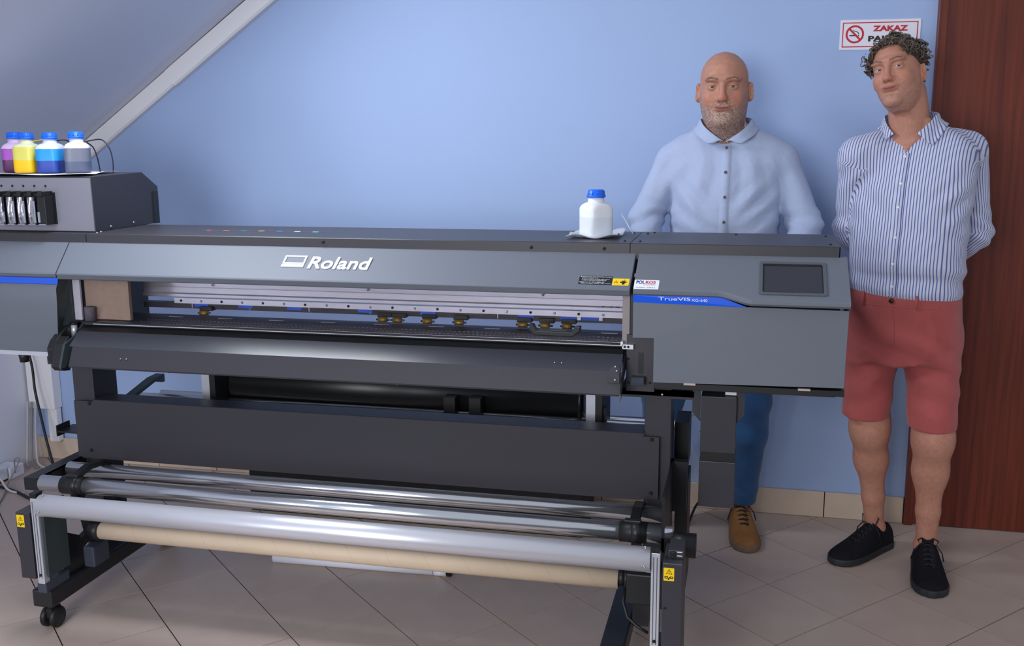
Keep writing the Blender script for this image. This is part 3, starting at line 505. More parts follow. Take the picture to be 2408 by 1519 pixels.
# ------------------------------------------------------------------ things on and around the printer
def sq_lathe(mb, prof, c, rot=0.0, n=48, smooth=True):        # (r, z, e): superellipse rings, e=2 round, e=6 rounded square
    vs = []
    for r, z, e in prof:
        for k in range(n):
            a = 2 * math.pi * k / n; ca_, sa_ = math.cos(a), math.sin(a); q = (abs(ca_) ** e + abs(sa_) ** e) ** (-1 / e) * r
            vs.append((c[0] + q * math.cos(a + rot), c[1] + q * math.sin(a + rot), c[2] + z))
    m = len(prof); mb.add(vs, [(i * n + k, i * n + (k + 1) % n, (i + 1) * n + (k + 1) % n, (i + 1) * n + k) for i in range(m - 1) for k in range(n)], smooth)
    mb.add(vs[:n], [tuple(range(n - 1, -1, -1))]); mb.add(vs[-n:], [tuple(range(n))]); return mb
def banded(name, stops, rough=.38, trans=.0):                 # colour by height inside the object: liquid levels seen through the plastic
    m = mat(name, (230, 232, 240), rough, sss=0); nt = m.node_tree; b = nt.nodes['Principled BSDF']
    t = nt.nodes.new('ShaderNodeTexCoord'); s = nt.nodes.new('ShaderNodeSeparateXYZ'); nt.links.new(t.outputs['Object'], s.inputs[0])
    n = nt.nodes.new('ShaderNodeTexNoise'); n.inputs['Scale'].default_value = 90; nt.links.new(t.outputs['Object'], n.inputs['Vector'])
    a = nt.nodes.new('ShaderNodeMath'); a.operation = 'MULTIPLY_ADD'; a.inputs[1].default_value = .003; nt.links.new(n.outputs['Fac'], a.inputs[0]); nt.links.new(s.outputs['Z'], a.inputs[2])
    mr = nt.nodes.new('ShaderNodeMapRange'); mr.inputs[2].default_value = .16; nt.links.new(a.outputs[0], mr.inputs[0])
    r = nt.nodes.new('ShaderNodeValToRGB'); r.color_ramp.interpolation = 'CONSTANT'; nt.links.new(mr.outputs[0], r.inputs[0])
    while len(r.color_ramp.elements) < len(stops): r.color_ramp.elements.new(.5)
    for e, (z, c) in zip(r.color_ramp.elements, stops): e.position = z / .16; e.color = (*lin(c), 1)
    nt.links.new(r.outputs[0], b.inputs['Base Color']); return m
M_CAP = mat('blue_bottle_cap', (22, 104, 236), .38)
def bottle(name, label, loc, hw, hb, mt, rot, group=None, capr=.0235, tilt=0.0):
    t = thing(name, loc, label, 'bottle', group); b = MB(); c = loc
    sq_lathe(b, [(hw * .90, 0, 5), (hw * .97, .003, 5), (hw, .008, 5), (hw, hb * .70, 5), (hw * .975, hb * .76, 4.4), (hw * .86, hb * .825, 3.4), (hw * .70, hb * .865, 2.5), (capr * .98, hb * .88, 2), (capr * .95, hb * .90, 2), (capr * .93, hb + .004, 2)], c, rot); b.build('bottle_body', mt, t)
    b = MB(); z = hb; n = 40; prof = [(capr * 1.12, z), (capr * 1.12, z + .0065), (capr * .99, z + .007), (capr * .96, z + .019), (capr * .86, z + .0225), (capr * .2, z + .023), (0, z + .023)]
    b.lathe(prof, c, n=n); 
    for k in range(10):
        a = 2 * math.pi * k / 10; x, y = c[0] + math.cos(a) * capr * .98, c[1] + math.sin(a) * capr * .98
        b.cyl((x, y, c[2] + z + .007), (x - math.cos(a) * .001, y - math.sin(a) * .001, c[2] + z + .019), .0018, n=6)
    o = b.build('cap', M_CAP, t)
    if tilt: o.rotation_euler = (0, tilt, 0)
    return t
ZI = 1.4205
G_ = 'ink bottles on top of the ink unit'
w_ = (214, 216, 228)
bottle('ink_bottle', 'leftmost ink bottle, magenta ink under a blue cap', (-2.528, 3.07, ZI), .0385, .116, banded('ink_magenta', [(0, (96, 44, 92)), (.044, (168, 84, 190)), (.083, (214, 190, 226))]), .3, G_)
bottle('ink_bottle', 'yellow ink bottle with blue cap, right of the magenta one', (-2.4395, 3.02, ZI), .0385, .114, banded('ink_yellow', [(0, (248, 200, 20)), (.045, (222, 214, 104)), (.090, (226, 226, 190))]), .12, G_)
bottle('ink_bottle', 'cyan ink bottle with blue cap beside the yellow one', (-2.3465, 3.02, ZI), .0405, .114, banded('ink_cyan', [(0, (44, 70, 160)), (.043, (40, 150, 226)), (.082, (214, 220, 234))]), .18, G_)
bottle('ink_bottle', 'grey ink bottle with tilted blue cap, nearest the ink unit edge', (-2.2415, 3.02, ZI), .041, .116, banded('ink_grey', [(0, (78, 86, 110)), (.040, (104, 108, 126)), (.084, (214, 218, 230))]), .55, G_, tilt=-.012)
def sheet(name, pts, z0, amp, m, label, cat, n=14, seed=1, thick=.0006):
    rnd = random.Random(seed); ph = [rnd.uniform(0, 6) for _ in range(6)]
    P = [Vector((p[0], p[1])) for p in pts]; vs = []; c = sum(P, Vector((0, 0))) / 4
    for j in range(n + 1):
        for i in range(n + 1):
            u, v = i / n, j / n; q = P[0] * (1 - u) * (1 - v) + P[1] * u * (1 - v) + P[2] * u * v + P[3] * (1 - u) * v
            e = max(abs(u - .5), abs(v - .5)) * 2
            q = q + (q - c) * (.05 * math.sin(7 * u + ph[3]) * math.sin(6 * v + ph[4]) * e)
            h = amp * e ** 3 * (.5 + .5 * math.sin(9 * u + ph[0]) * math.cos(8 * v + ph[1])) + thick
            vs.append((q.x, q.y, z0 + h))
    b = MB(); b.add(vs, [(j * (n + 1) + i, j * (n + 1) + i + 1, (j + 1) * (n + 1) + i + 1, (j + 1) * (n + 1) + i) for j in range(n) for i in range(n)], True)
    o = b.build(name, m, loc=(c.x, c.y, z0)); s = o.modifiers.new('t', 'SOLIDIFY'); s.thickness = thick; s.offset = -1
    return tag(o, label, cat)
M_PAPER = mat('white_paper', (226, 226, 234), .6)
sheet('paper_sheet', [(-2.64, 2.872), (-2.14, 2.885), (-2.16, 3.12), (-2.64, 3.12)], 1.4172, .006, M_PAPER, 'crinkled white paper under the ink bottles', 'paper', seed=3)
# ink lines rising behind the bottles
def hose(name, pts, r, m, label, cat='tube', n=10, group=None):
    P = [Vector(p) for p in pts]; out = []
    for i in range(len(P) - 1):                               # Catmull-Rom through the points
        p0, p1, p2, p3 = P[max(i - 1, 0)], P[i], P[i + 1], P[min(i + 2, len(P) - 1)]
        for k in range(8):
            t = k / 8; out.append(.5 * ((2 * p1) + (p2 - p0) * t + (2 * p0 - 5 * p1 + 4 * p2 - p3) * t * t + (3 * p1 - p0 - 3 * p2 + p3) * t ** 3))
    out.append(P[-1]); b = MB(); b.tube(out, r, n); return tag(b.build(name, m, loc=pts[0]), label, cat, group)
M_NAVYT = mat('dark_navy_tube', (20, 24, 48), .35); M_YT = mat('yellow_tube', (236, 206, 40), .35)
hose('ink_tube', [(-2.262, 3.07, 1.520), (-2.235, 3.09, 1.5285), (-2.199, 3.1, 1.530), (-2.172, 3.1, 1.500), (-2.163, 3.1, 1.455), (-2.165, 3.1, 1.418)], .0022, M_NAVYT, 'dark ink tube looping high over the ink unit edge')
hose('ink_tube', [(-2.25, 3.085, 1.522), (-2.236, 3.1, 1.504), (-2.222, 3.1, 1.465), (-2.216, 3.1, 1.418)], .0022, M_NAVYT, 'dark ink tube hugging the grey ink bottle')
hose('ink_tube', [(-2.455, 3.065, 1.525), (-2.437, 3.09, 1.531), (-2.415, 3.1, 1.533), (-2.40, 3.1, 1.52), (-2.395, 3.1, 1.418)], .0022, M_YT, 'thin yellow ink tube behind the yellow bottle')
hose('ink_tube', [(-2.37, 3.065, 1.526), (-2.35, 3.1, 1.531), (-2.325, 3.1, 1.524), (-2.30, 3.1, 1.53), (-2.28, 3.1, 1.418)], .0022, M_NAVYT, 'dark blue ink tube between the cyan and grey bottles')
# ink pouches plugged into the unit
M_FOIL = mat('silver_foil_pouch', (222, 216, 228), .20, metal=1.0, bump=(60, .35, .004)); M_LABELG = mat('grey_label', (150, 158, 172), .5)
lab = ('ink pouch in black holder at the right end of the row, foil hidden', 'second ink pouch from the right, bright foil beside a short label', 'middle ink pouch in the row with long grey label', 'fourth ink pouch from the right with wide foil', 'leftmost ink pouch cut by the picture edge')
for k in range(5):
    x = -2.257 - k * .0395; t = thing('ink_pouch', (x, 2.87, 1.255), lab[k], 'ink cartridge', 'ink pouches in the ink unit')
    b = MB(); b.box(x - .016, x + .015, 2.835, 2.880, 1.258, 1.352); b.build('holder', M_BLACK, t, bevel=.002)
    b = MB(); b.box(x - .004, x + .010, 2.825, 2.881, 1.352, 1.366); b.box(x - .018, x + .004, 2.828, 2.86, 1.354, 1.359); b.build('latch', M_BLACK, t, bevel=.001)
    b = MB(); b.box(x - .012, x + .012, 2.830, 2.8355, 1.2575, 1.2605); b.build('base_rim', M_LABELG, t)
    if k:
        b = MB(); N_ = 10; vs = []
        for j in range(N_ + 1):
            v = j / N_; w2 = .0105 * (1 - .1 * math.sin(math.pi * v))
            for i in range(9): u = i / 8 * 2 - 1; vs.append((x + u * w2, 2.834 - .011 * (1 - u * u) * math.sin(math.pi * min(max(v * 1.0, .06), .94)) ** .5 - .001, 1.262 + .086 * v))
        b.add(vs, [(j * 9 + i, j * 9 + i + 1, (j + 1) * 9 + i + 1, (j + 1) * 9 + i) for j in range(N_) for i in range(8)], True); b.build('foil', M_FOIL, t)
    zl_ = (1.266, 1.30) if k in (0, 4) else (1.264, 1.336)
    b = MB(); b.box(x - .0155 if k == 0 else x + .0105, x - .008 if k == 0 else x + .0155, 2.8325, 2.8352, *zl_); b.build('label_strip', M_LABELG, t)
# white bottle on its bag
sheet('plastic_bag', [(-.535, 2.925), (-.378, 2.925), (-.375, 3.13), (-.53, 3.08)], 1.2312, .020, mat('milky_plastic_film', (226, 228, 236), .25, alpha=.72), 'crumpled clear plastic bag under the white bottle', 'plastic bag', seed=9)
bottle('white_bottle', 'half full white plastic bottle with blue cap on the printer top', (-.4515, 2.99, 1.2325), .0415, .119, banded('white_bottle_plastic', [(0, (214, 220, 230)), (.062, (228, 230, 238)), (.15, (228, 230, 238))]), .72, capr=.0255)
b = MB(); b.tube([(-.350, 3.09, 1.2325), (-.362, 3.09, 1.252), (-.375, 3.09, 1.275), (-.388, 3.09, 1.294)], [.0018, .0018, .0013, .0006], 8); tag(b.build('plastic_straw', M_PAPER, loc=(-.35, 3.09, 1.232)), 'thin white plastic strip leaning beside the plastic bag', 'plastic strip')
# cardboard core on the take-up
M_CARD = mat('cardboard_core_board', (214, 192, 168), .62, bump=(400, .05), vary=(5, .05))
nt = M_CARD.node_tree; bs = nt.nodes['Principled BSDF']; t_ = nt.nodes.new('ShaderNodeTexCoord'); s_ = nt.nodes.new('ShaderNodeSeparateXYZ'); nt.links.new(t_.outputs['Object'], s_.inputs[0])
def mth(op, a, b=None, c=None):
    n = nt.nodes.new('ShaderNodeMath'); n.operation = op
    for i, v in enumerate((a, b, c)):
        if v is None: continue
        if isinstance(v, (int, float)): n.inputs[i].default_value = v
        else: nt.links.new(v, n.inputs[i])
    return n.outputs[0]
an = mth('ARCTAN2', s_.outputs['Y'], s_.outputs['Z']); q_ = mth('FRACT', mth('ADD', mth('MULTIPLY', s_.outputs['X'], 8.2), mth('MULTIPLY', an, .159)))
ln_ = mth('LESS_THAN', q_, .007); mx = nt.nodes.new('ShaderNodeMix'); mx.data_type = 'RGBA'; src_ = bs.inputs['Base Color'].links[0].from_socket
nt.links.new(ln_, mx.inputs[0]); nt.links.new(src_, mx.inputs[6]); mx.inputs[7].default_value = (*lin((182, 158, 134)), 1); nt.links.new(mx.outputs[2], bs.inputs['Base Color'])
b = MB(); b.lathe([(.0235, .0), (.0275, 0), (.0275, 1.673), (.0235, 1.673), (.0235, 1.64), (0, 1.64)], (-2.0, 2.65, .293), (1, 0, 0), 40); tag(b.build('cardboard_core', M_CARD, loc=(-1.16, 2.65, .296)), 'long beige cardboard core below the silver bar', 'cardboard tube')
# roll of media behind
b = MB(); b.lathe([(.03, 0), (.10, 0), (.10, .012), (.085, .012), (.085, 1.30), (.10, 1.30), (.10, 1.312), (.03, 1.312)], (-1.838, 3.28, .645), (1, 0, 0), 48); tag(b.build('media_roll', mat('black_media_film', (24, 25, 28), .35, spec=.5), loc=(-1.2, 3.28, .645)), 'thick black media roll hanging behind the apron', 'media roll')
# floor things
M_PVC = mat('white_pvc', (226, 228, 240), .4)
t = thing('plastic_pipe', (-1.33, 3.155, 0), 'white plastic pipe lying on the floor under the cardboard core', 'pipe'); b = MB(); b.cyl((-1.655, 3.145, .0225), (-1.048, 3.165, .0225), .0225, n=28); b.build('pipe', M_PVC, t)
b = MB(); b.cyl((-1.046, 3.165, .022), (-1.000, 3.1665, .022), .0222, n=28); b.cyl((-1.020, 3.166, .022), (-1.017, 3.166, .022), .0226, n=28); b.build('fitting', M_PVC, t); b = MB(); b.cyl((-1.0, 3.1665, .019), (-.985, 3.167, .019), .019, n=20); b.build('end_plug', M_BLACK, t)
bx_ = thing('long_box', (-1.285, 3.74, 0), 'long black box on the floor behind the printer', 'box'); b = MB(); b.box(-1.99, -.585, 3.60, 3.88, 0.001, .33); b.build('box_body', mat('black_card', (30, 30, 34), .6), bx_, bevel=.004); b = MB(); b.box(-1.995, -.58, 3.595, 3.885, .325, .37); b.build('box_lid', mat('black_card', (30, 30, 34), .6), bx_, bevel=.004)
M_CORD = mat('black_rubber_cord', (24, 24, 30), .5); M_CORDG = mat('grey_cord', (140, 134, 134), .5); M_CORDW = mat('white_cord', (190, 186, 190), .5)
hose('mains_cable', [(-.02, 3.985, .10), (-.10, 3.96, .085), (-.165, 3.94, .05), (-.195, 3.82, .008), (-.215, 3.6, .006), (-.21, 3.42, .006), (-.19, 3.34, .05), (-.18, 3.31, .12)], .005, M_CORD, 'thick black power cord at the foot of the right post', 'cable')
hose('grey_wire', [(-.16, 3.97, .44), (-.21, 3.97, .40), (-.245, 3.97, .34), (-.275, 3.98, .24), (-.30, 3.985, .12), (-.31, 3.985, .006)], .003, M_CORDG, 'thin grey wire slanting down behind the right post', 'cable')
b = MB(); N_ = 10; vs = []
for j in range(N_ + 1):
    v = j / N_
    for i in range(7):
        u = i / 6; x = -.235 + .085 * u * (.35 + .65 * math.sin(math.pi * (.12 + .6 * v))) + .035 * v; z = .56 - .16 * v - .03 * u - .02 * v * u; vs.append((x, 3.29 + .012 * math.sin(5 * u + 4 * v), z))
b.add(vs, [(j * 7 + i, j * 7 + i + 1, (j + 1) * 7 + i + 1, (j + 1) * 7 + i) for j in range(N_) for i in range(6)], True)
o = b.build('plastic_wrap', mat('thin_clear_film', (214, 220, 230), .2, alpha=.22, spec=.6), loc=(-.2, 3.29, .56)); tag(o, 'torn clear plastic film hanging behind the right post', 'plastic film')
# vertical trunking and cables in the left corner
b = MB(); b.box(-3.335, -3.195, WALL_Y - .06, WALL_Y - .002, .262, 1.22); o = b.build('trim_3', M_DUCT, loc=(-3.26, WALL_Y, 0), bevel=.004); tag(o, kind='structure')
b = MB(); b.box(-3.245, -3.195, WALL_Y - .05, WALL_Y - .015, .10, .262); o = b.build('trim_4', M_DUCT, loc=(-3.22, WALL_Y, 0), bevel=.003); tag(o, kind='structure')
hose('black_cable', [(-3.285, 3.93, .60), (-3.255, 3.92, .48), (-3.235, 3.90, .37), (-3.20, 3.88, .25), (-3.16, 3.86, .11), (-3.10, 3.82, .02), (-3.0, 3.75, .006)], .006, M_CORD, 'thick black cable dropping from the corner trunking to the floor', 'cable')
for k in range(3): hose('trunking_cable', [(-3.325 + k * .022, 3.95, .30), (-3.32 + k * .022, 3.93, .2), (-3.325 + k * .025, 3.92, .1), (-3.31 + k * .03, 3.89, .02), (-3.28 + k * .05, 3.86, .007)], .005, M_CORDW if k != 1 else M_CORDG, ('left pale cable hanging below the corner trunking', 'middle grey cable hanging below the corner trunking', 'right pale cable hanging below the corner trunking')[k], 'cable', group='cables below the trunking')
hose('white_cable', [(-3.33, 3.62, .10), (-3.28, 3.60, .10), (-3.20, 3.58, .06), (-3.14, 3.56, .012), (-3.05, 3.55, .006)], .005, M_CORDW, 'stiff white cable arching off the white power strip', 'cable')
hose('black_floor_cable', [(-3.335, 3.60, .006), (-3.22, 3.60, .006), (-3.10, 3.56, .006), (-2.98, 3.50, .006), (-2.86, 3.46, .006)], .0065, M_CORD, 'black cable lying flat on the tiles at the left edge', 'cable')
hose('grey_cable', [(-3.235, 3.72, .03), (-3.215, 3.70, .10), (-3.19, 3.70, .10), (-3.19, 3.62, .02), (-3.12, 3.5, .005), (-3.05, 3.38, .005), (-2.98, 3.3, .005)], .003, M_CORDG, 'thin grey cable looping from the power strip across the tiles', 'cable')
t = thing('power_strip', (-3.27, 3.77, 0), 'white power strip on the floor against the knee wall', 'power strip'); b = MB(); b.box(-3.338, -3.25, 3.63, 3.69, .012, .07); b.build('plug_block', M_PVC, t, bevel=.004); b = MB(); b.box(-3.338, -3.245, 3.70, 3.79, .001, .055); b.build('strip_body', M_PVC, t, bevel=.004); b = MB(); b.box(-3.33, -3.26, 3.62, 3.70, .001, .013); b.build('rubber_pad', M_BLACK, t)
# ------------------------------------------------------------------ people: smooth implicit surfaces turned into meshes
def smin(a, b, k):
    h = np.clip(.5 + .5 * (b - a) / k, 0, 1); return b * (1 - h) + a * h - k * h * (1 - h)
def smax(a, b, k): return -smin(-a, -b, k)
def cone(a, b, ra, rb, sq=None):
    a = np.array(a, float); b = np.array(b, float); d = b - a; L = float(d @ d)
    def f(x, y, z):
        px, py, pz = x - a[0], y - a[1], z - a[2]; t = np.clip((px * d[0] + py * d[1] + pz * d[2]) / L, 0, 1)
        return np.sqrt((px - t * d[0]) ** 2 + (py - t * d[1]) ** 2 + (pz - t * d[2]) ** 2) - (ra + (rb - ra) * t)
    m = max(ra, rb); f.bb = (np.minimum(a, b) - m, np.maximum(a, b) + m); return f
def ell(c, r, rot=0.0):
    c = np.array(c, float); r = np.array(r, float); ca_, sa_ = math.cos(rot), math.sin(rot)
    def f(x, y, z):
        px, py, pz = x - c[0], y - c[1], z - c[2]; qx, qy = px * ca_ + py * sa_, -px * sa_ + py * ca_
        k0 = np.sqrt((qx / r[0]) ** 2 + (qy / r[1]) ** 2 + (pz / r[2]) ** 2); return (k0 - 1) * r.min()
    m = r.max(); f.bb = (c - m, c + m); return f
def loft(keys, rot=0.0, org=(0, 0), e=2.4):                    # keys: z, cx, cy, rx, r_front, r_back ; front is -y
    K = np.array(keys, float); ca_, sa_ = math.cos(rot), math.sin(rot); z0, z1 = K[0, 0], K[-1, 0]
    def f(x, y, z):
        px, py = x - org[0], y - org[1]; qx, qy = px * ca_ + py * sa_, -px * sa_ + py * ca_
        I = lambda j: np.interp(z, K[:, 0], K[:, j])
        rx = I(3); qx = qx - I(1); qy = qy - I(2); ry = np.where(qy < 0, I(4), I(5))
        d = ((np.abs(qx / rx) ** e + np.abs(qy / ry) ** e) ** (1 / e) - 1) * np.minimum(rx, ry)
        return np.maximum(d, np.maximum(z0 - z, z - z1))
    R_ = np.abs(K[:, 1:3]).max() + K[:, 3:].max(); f.bb = (np.array([org[0] - R_, org[1] - R_, z0]), np.array([org[0] + R_, org[1] + R_, z1])); return f
class SDF:
    def __init__(s): s.ops = []
    def add(s, f, k=.02): s.ops.append((f, k, 0)); return s
    def sub(s, f, k=.01): s.ops.append((f, k, 1)); return s
    def warp(s, f): s.ops.append((f, 0, 2)); return s            # adds a displacement everywhere
    def __call__(s, x, y, z):
        F = np.full(np.broadcast(x, y, z).shape, 1.0)
        for f, k, o in s.ops:
            d = f(x, y, z); F = smin(F, d, k) if o == 0 else (smax(F, -d, k) if o == 1 else F + d)
        return F
    def mesh(s, xs, ys, zs):
        F = np.full((len(xs), len(ys), len(zs)), .5, np.float32); A = tuple(np.asarray(a, np.float32) for a in (xs, ys, zs)); xs, ys, zs = A
        for f, k, o in s.ops:
            if hasattr(f, 'bb'):
                m = 3 * k + .02; sl = []
                for a, lo, hi in zip(A, f.bb[0], f.bb[1]): i0, i1 = np.searchsorted(a, lo - m), np.searchsorted(a, hi + m); sl.append(slice(max(i0 - 1, 0), min(i1 + 1, len(a))))
                sl = tuple(sl)
            else: sl = (slice(None),) * 3
            g = np.ix_(*[a[q] for a, q in zip(A, sl)]); 
            if o == 2:
                B = F[sl]; near = np.abs(B) < .03; 
                if near.any():
                    ii = np.nonzero(near); B[near] += f(A[0][sl[0]][ii[0]], A[1][sl[1]][ii[1]], A[2][sl[2]][ii[2]]).astype(np.float32)
                continue
            d = f(*g).astype(np.float32); F[sl] = smin(F[sl], d, k) if o == 0 else smax(F[sl], -d, k)
        return surfnet(F, xs, ys, zs)
def surfnet(F, xs, ys, zs):
    S_ = F < 0; nx, ny, nz = F.shape
    cor = [S_[i:nx - 1 + i, j:ny - 1 + j, k:nz - 1 + k] for i in (0, 1) for j in (0, 1) for k in (0, 1)]
    cnt = np.zeros(cor[0].shape, np.int8)
    for c in cor: cnt += c
    cells = np.argwhere((cnt > 0) & (cnt < 8)); n = len(cells); idx = np.full(cor[0].shape, -1, np.int32); idx[tuple(cells.T)] = np.arange(n)
    acc = np.zeros((n, 3)); num = np.zeros(n); ax = (xs, ys, zs); ci, cj, ck = cells.T
    for axis in range(3):
        o1, o2 = [a for a in range(3) if a != axis]
        for u in (0, 1):
            for v in (0, 1):
                off0 = [0, 0, 0]; off0[o1] = u; off0[o2] = v; off1 = list(off0); off1[axis] = 1
                f0 = F[ci + off0[0], cj + off0[1], ck + off0[2]]; f1 = F[ci + off1[0], cj + off1[1], ck + off1[2]]
                m = (f0 < 0) != (f1 < 0); t = np.where(m, f0 / np.where(f0 == f1, 1, f0 - f1), 0)
                P = [None] * 3
                for a in range(3):
                    i0 = cells[:, a] + off0[a]
                    P[a] = ax[a][i0] + t * (ax[a][np.minimum(i0 + 1, len(ax[a]) - 1)] - ax[a][i0]) if a == axis else ax[a][i0]
                acc[m] += np.stack(P, 1)[m]; num[m] += 1
    V = acc / num[:, None]; faces = []
    for axis in range(3):
        o1, o2 = [(1, 2), (2, 0), (0, 1)][axis]
        a = [slice(None)] * 3; b = [slice(None)] * 3; a[axis] = slice(0, -1); b[axis] = slice(1, None)
        s0, s1 = S_[tuple(a)], S_[tuple(b)]; E = np.argwhere(s0 != s1); E = E[(E[:, o1] > 0) & (E[:, o2] > 0) & (E[:, o1] < F.shape[o1] - 1) & (E[:, o2] < F.shape[o2] - 1)]
        q = []
        for du, dv in ((1, 1), (0, 1), (0, 0), (1, 0)):
            c = E.copy(); c[:, o1] -= du; c[:, o2] -= dv; q.append(idx[tuple(c.T)])
        q = np.stack(q, 1); fl = ~s0[tuple(E.T)]; q[fl] = q[fl][:, ::-1]; faces.append(q)
    Q = np.concatenate(faces); return V, Q[(Q >= 0).all(1)]
def smooth_mesh(V, Q, it=1, lam=.5):
    for _ in range(it):
        A = np.zeros_like(V); C = np.zeros(len(V))
        for i in range(4):
            for j in ((i + 1) % 4, (i + 3) % 4): np.add.at(A, Q[:, i], V[Q[:, j]]); np.add.at(C, Q[:, i], 1)
        V = V + lam * (A / np.maximum(C, 1)[:, None] - V)
    return V
def put(name, V, Q, m, parent, cols=None, u=None, label=None):
    root = parent
    while root not in ORG: root = root.parent
    me = bpy.data.meshes.new(name); V2 = (V - np.array(ORG[root])).astype(np.float32)
    me.vertices.add(len(V2)); me.vertices.foreach_set('co', V2.ravel()); me.loops.add(Q.size); me.loops.foreach_set('vertex_index', Q.astype(np.int32).ravel())
    me.polygons.add(len(Q)); me.polygons.foreach_set('loop_start', np.arange(0, Q.size, 4, dtype=np.int32)); me.polygons.foreach_set('loop_total', np.full(len(Q), 4, np.int32))
    me.update(calc_edges=True); me.validate(); me.polygons.foreach_set('use_smooth', np.ones(len(me.polygons), bool))
    if cols is not None:
        a = me.attributes.new('tint', 'FLOAT_COLOR', 'POINT'); a.data.foreach_set('color', np.concatenate([cols, np.ones((len(cols), 1))], 1).astype(np.float32).ravel())
    if u is not None: a = me.attributes.new('stripe', 'FLOAT', 'POINT'); a.data.foreach_set('value', u.astype(np.float32))
    me.materials.append(m); o = bpy.data.objects.new(name, me); link(o, parent)
    if label: o['label'] = label
    return o
def axis(lo, hi, h, flo=None, fhi=None, fh=None):
    if flo is None: return np.arange(lo, hi + h, h)
    return np.concatenate([np.arange(lo, flo, h), np.arange(flo, fhi, fh), np.arange(fhi, hi + h, h)])
L3 = lambda c: np.array(lin(c))
# --- heads.  Local frame: x to the picture's right, y forward (out of the face), z up from the chin; face 0.24 m tall
def head_frame(c, yaw, roll, pitch, scale):
    Rm = (Matrix.Rotation(-yaw, 3, 'Z') @ Matrix.Rotation(-roll, 3, 'Y') @ Matrix.Rotation(pitch, 3, 'X')); A = np.array(Rm); c = np.array(c, float)
    def to_local(x, y, z):
        px, py, pz = x - c[0], y - c[1], z - c[2]
        return ((A[0, 0] * px + A[1, 0] * py + A[2, 0] * pz) / scale, -(A[0, 1] * px + A[1, 1] * py + A[2, 1] * pz) / scale, (A[0, 2] * px + A[1, 2] * py + A[2, 2] * pz) / scale + .12)
    def to_world(P):
        P = np.atleast_2d(np.array(P, float)); Q = np.stack([P[:, 0], -P[:, 1], P[:, 2] - .12], 1) * scale; return Q @ A.T + c
    return to_local, to_world
def head_field(skull, jaw, tl, scale, fat=0.0):
    # z, half width, front, back
    K = np.array([(-.012, .020 + jaw, .045, .010), (0, .034 + jaw, .070, .0), (.012, .043 + jaw, .083, .012), (.03, .052 + jaw, .089, .035), (.05, .0605 + jaw, .0905, .055), (.075, .067 + jaw * .8, .091, .074), (.10, .0715 + jaw * .5, .092, .088), (.13, .0735, .0925, .097), (.155, .0750, .0960, .101), (.175, .0732, .0950, .101), (.195, .0668, .0880, .097), (.212, .0565, .0745, .085), (.226, .0425, .0545, .066), (.235, .0290, .0340, .042), (.241, .006, .008, .010)])
    K[:, 1] *= skull; LUT = [None] + [np.interp(np.linspace(-.02, .25, 540), K[:, 0], K[:, j]).astype(np.float32) for j in (1, 2, 3)]
    def f(wx, wy, wz):
        x, y, z = tl(wx, wy, wz); X = np.abs(x)
        ix = np.clip((z + .02) * 2000, 0, 539).astype(np.int32); rx = LUT[1][ix]; ry = np.where(y > 0, LUT[2][ix], LUT[3][ix])
        d = np.sqrt((X / rx) ** 2 + (y / ry) ** 2); d = (d - 1) * np.minimum(rx, ry); d = np.maximum(d, np.maximum(-.012 - z, z - .241))
        for g, k in ((ell((.043, .056, .092), (.020, .025, .023)), .02), (ell((0, .080, .017), (.026, .017, .017)), .018), (ell((.031, .0860, .1490), (.027, .0140, .0078)), .014), (ell((0, .088, .150), (.02, .011, .009)), .014)): d = smin(d, g(X, y, z), k)
        d = smax(d, -ell((.0335, .1045, .1275), (.0200, .0195, .0120))(X, y, z), .010)
        d = smin(d, cone((0, .0905, .140), (0, .1085, .092), .0075, .0115)(X, y, z), .010); d = smin(d, ell((0, .1075, .0905), (.0138, .0110, .0110))(X, y, z), .008); d = smin(d, ell((.0150, .0960, .0865), (.0090, .011, .0088))(X, y, z), .006)
        d = smax(d, -ell((.0075, .1040, .0793), (.0045, .006, .003))(X, y, z), .003)
        d = smin(d, ell((.0325, .0775, .1265), (.0165, .0150, .0150))(X, y, z), .004)                 # lids
        d = smax(d, -ell((.0325, .0945, .1258), (.0130, .0105, .0024))(X, y, z), .0018)               # opening
        d = smax(d, -cone((.0190, .0985, .088), (.0350, .0895, .050), .0042, .0042)(X, y, z), .009)   # cheek fold
        zm = z - 5.0 * X * X
        d = smin(d, ell((0, .0885, .0612), (.0270, .0080, .0042))(X, y, zm), .006); d = smin(d, ell((0, .0875, .0530), (.0225, .0085, .0052))(X, y, zm), .006)
        d = smax(d, -ell((0, .0985, .0575), (.0310, .0085, .0014))(X, y, zm), .003); d = smax(d, -ell((0, .0985, .0420), (.018, .009, .004))(X, y, z), .008)
        er = ell((.0775 * skull + jaw * .3, -.016, .113), (.0085, .0215, .0315), -.75)(X, y, z); er = smax(er, -ell((.0865 * skull + jaw * .3, -.005, .116), (.0070, .0125, .0195), -.75)(X, y, z), .004); d = smin(d, er, .006)
        return (d - fat) * scale
    return f
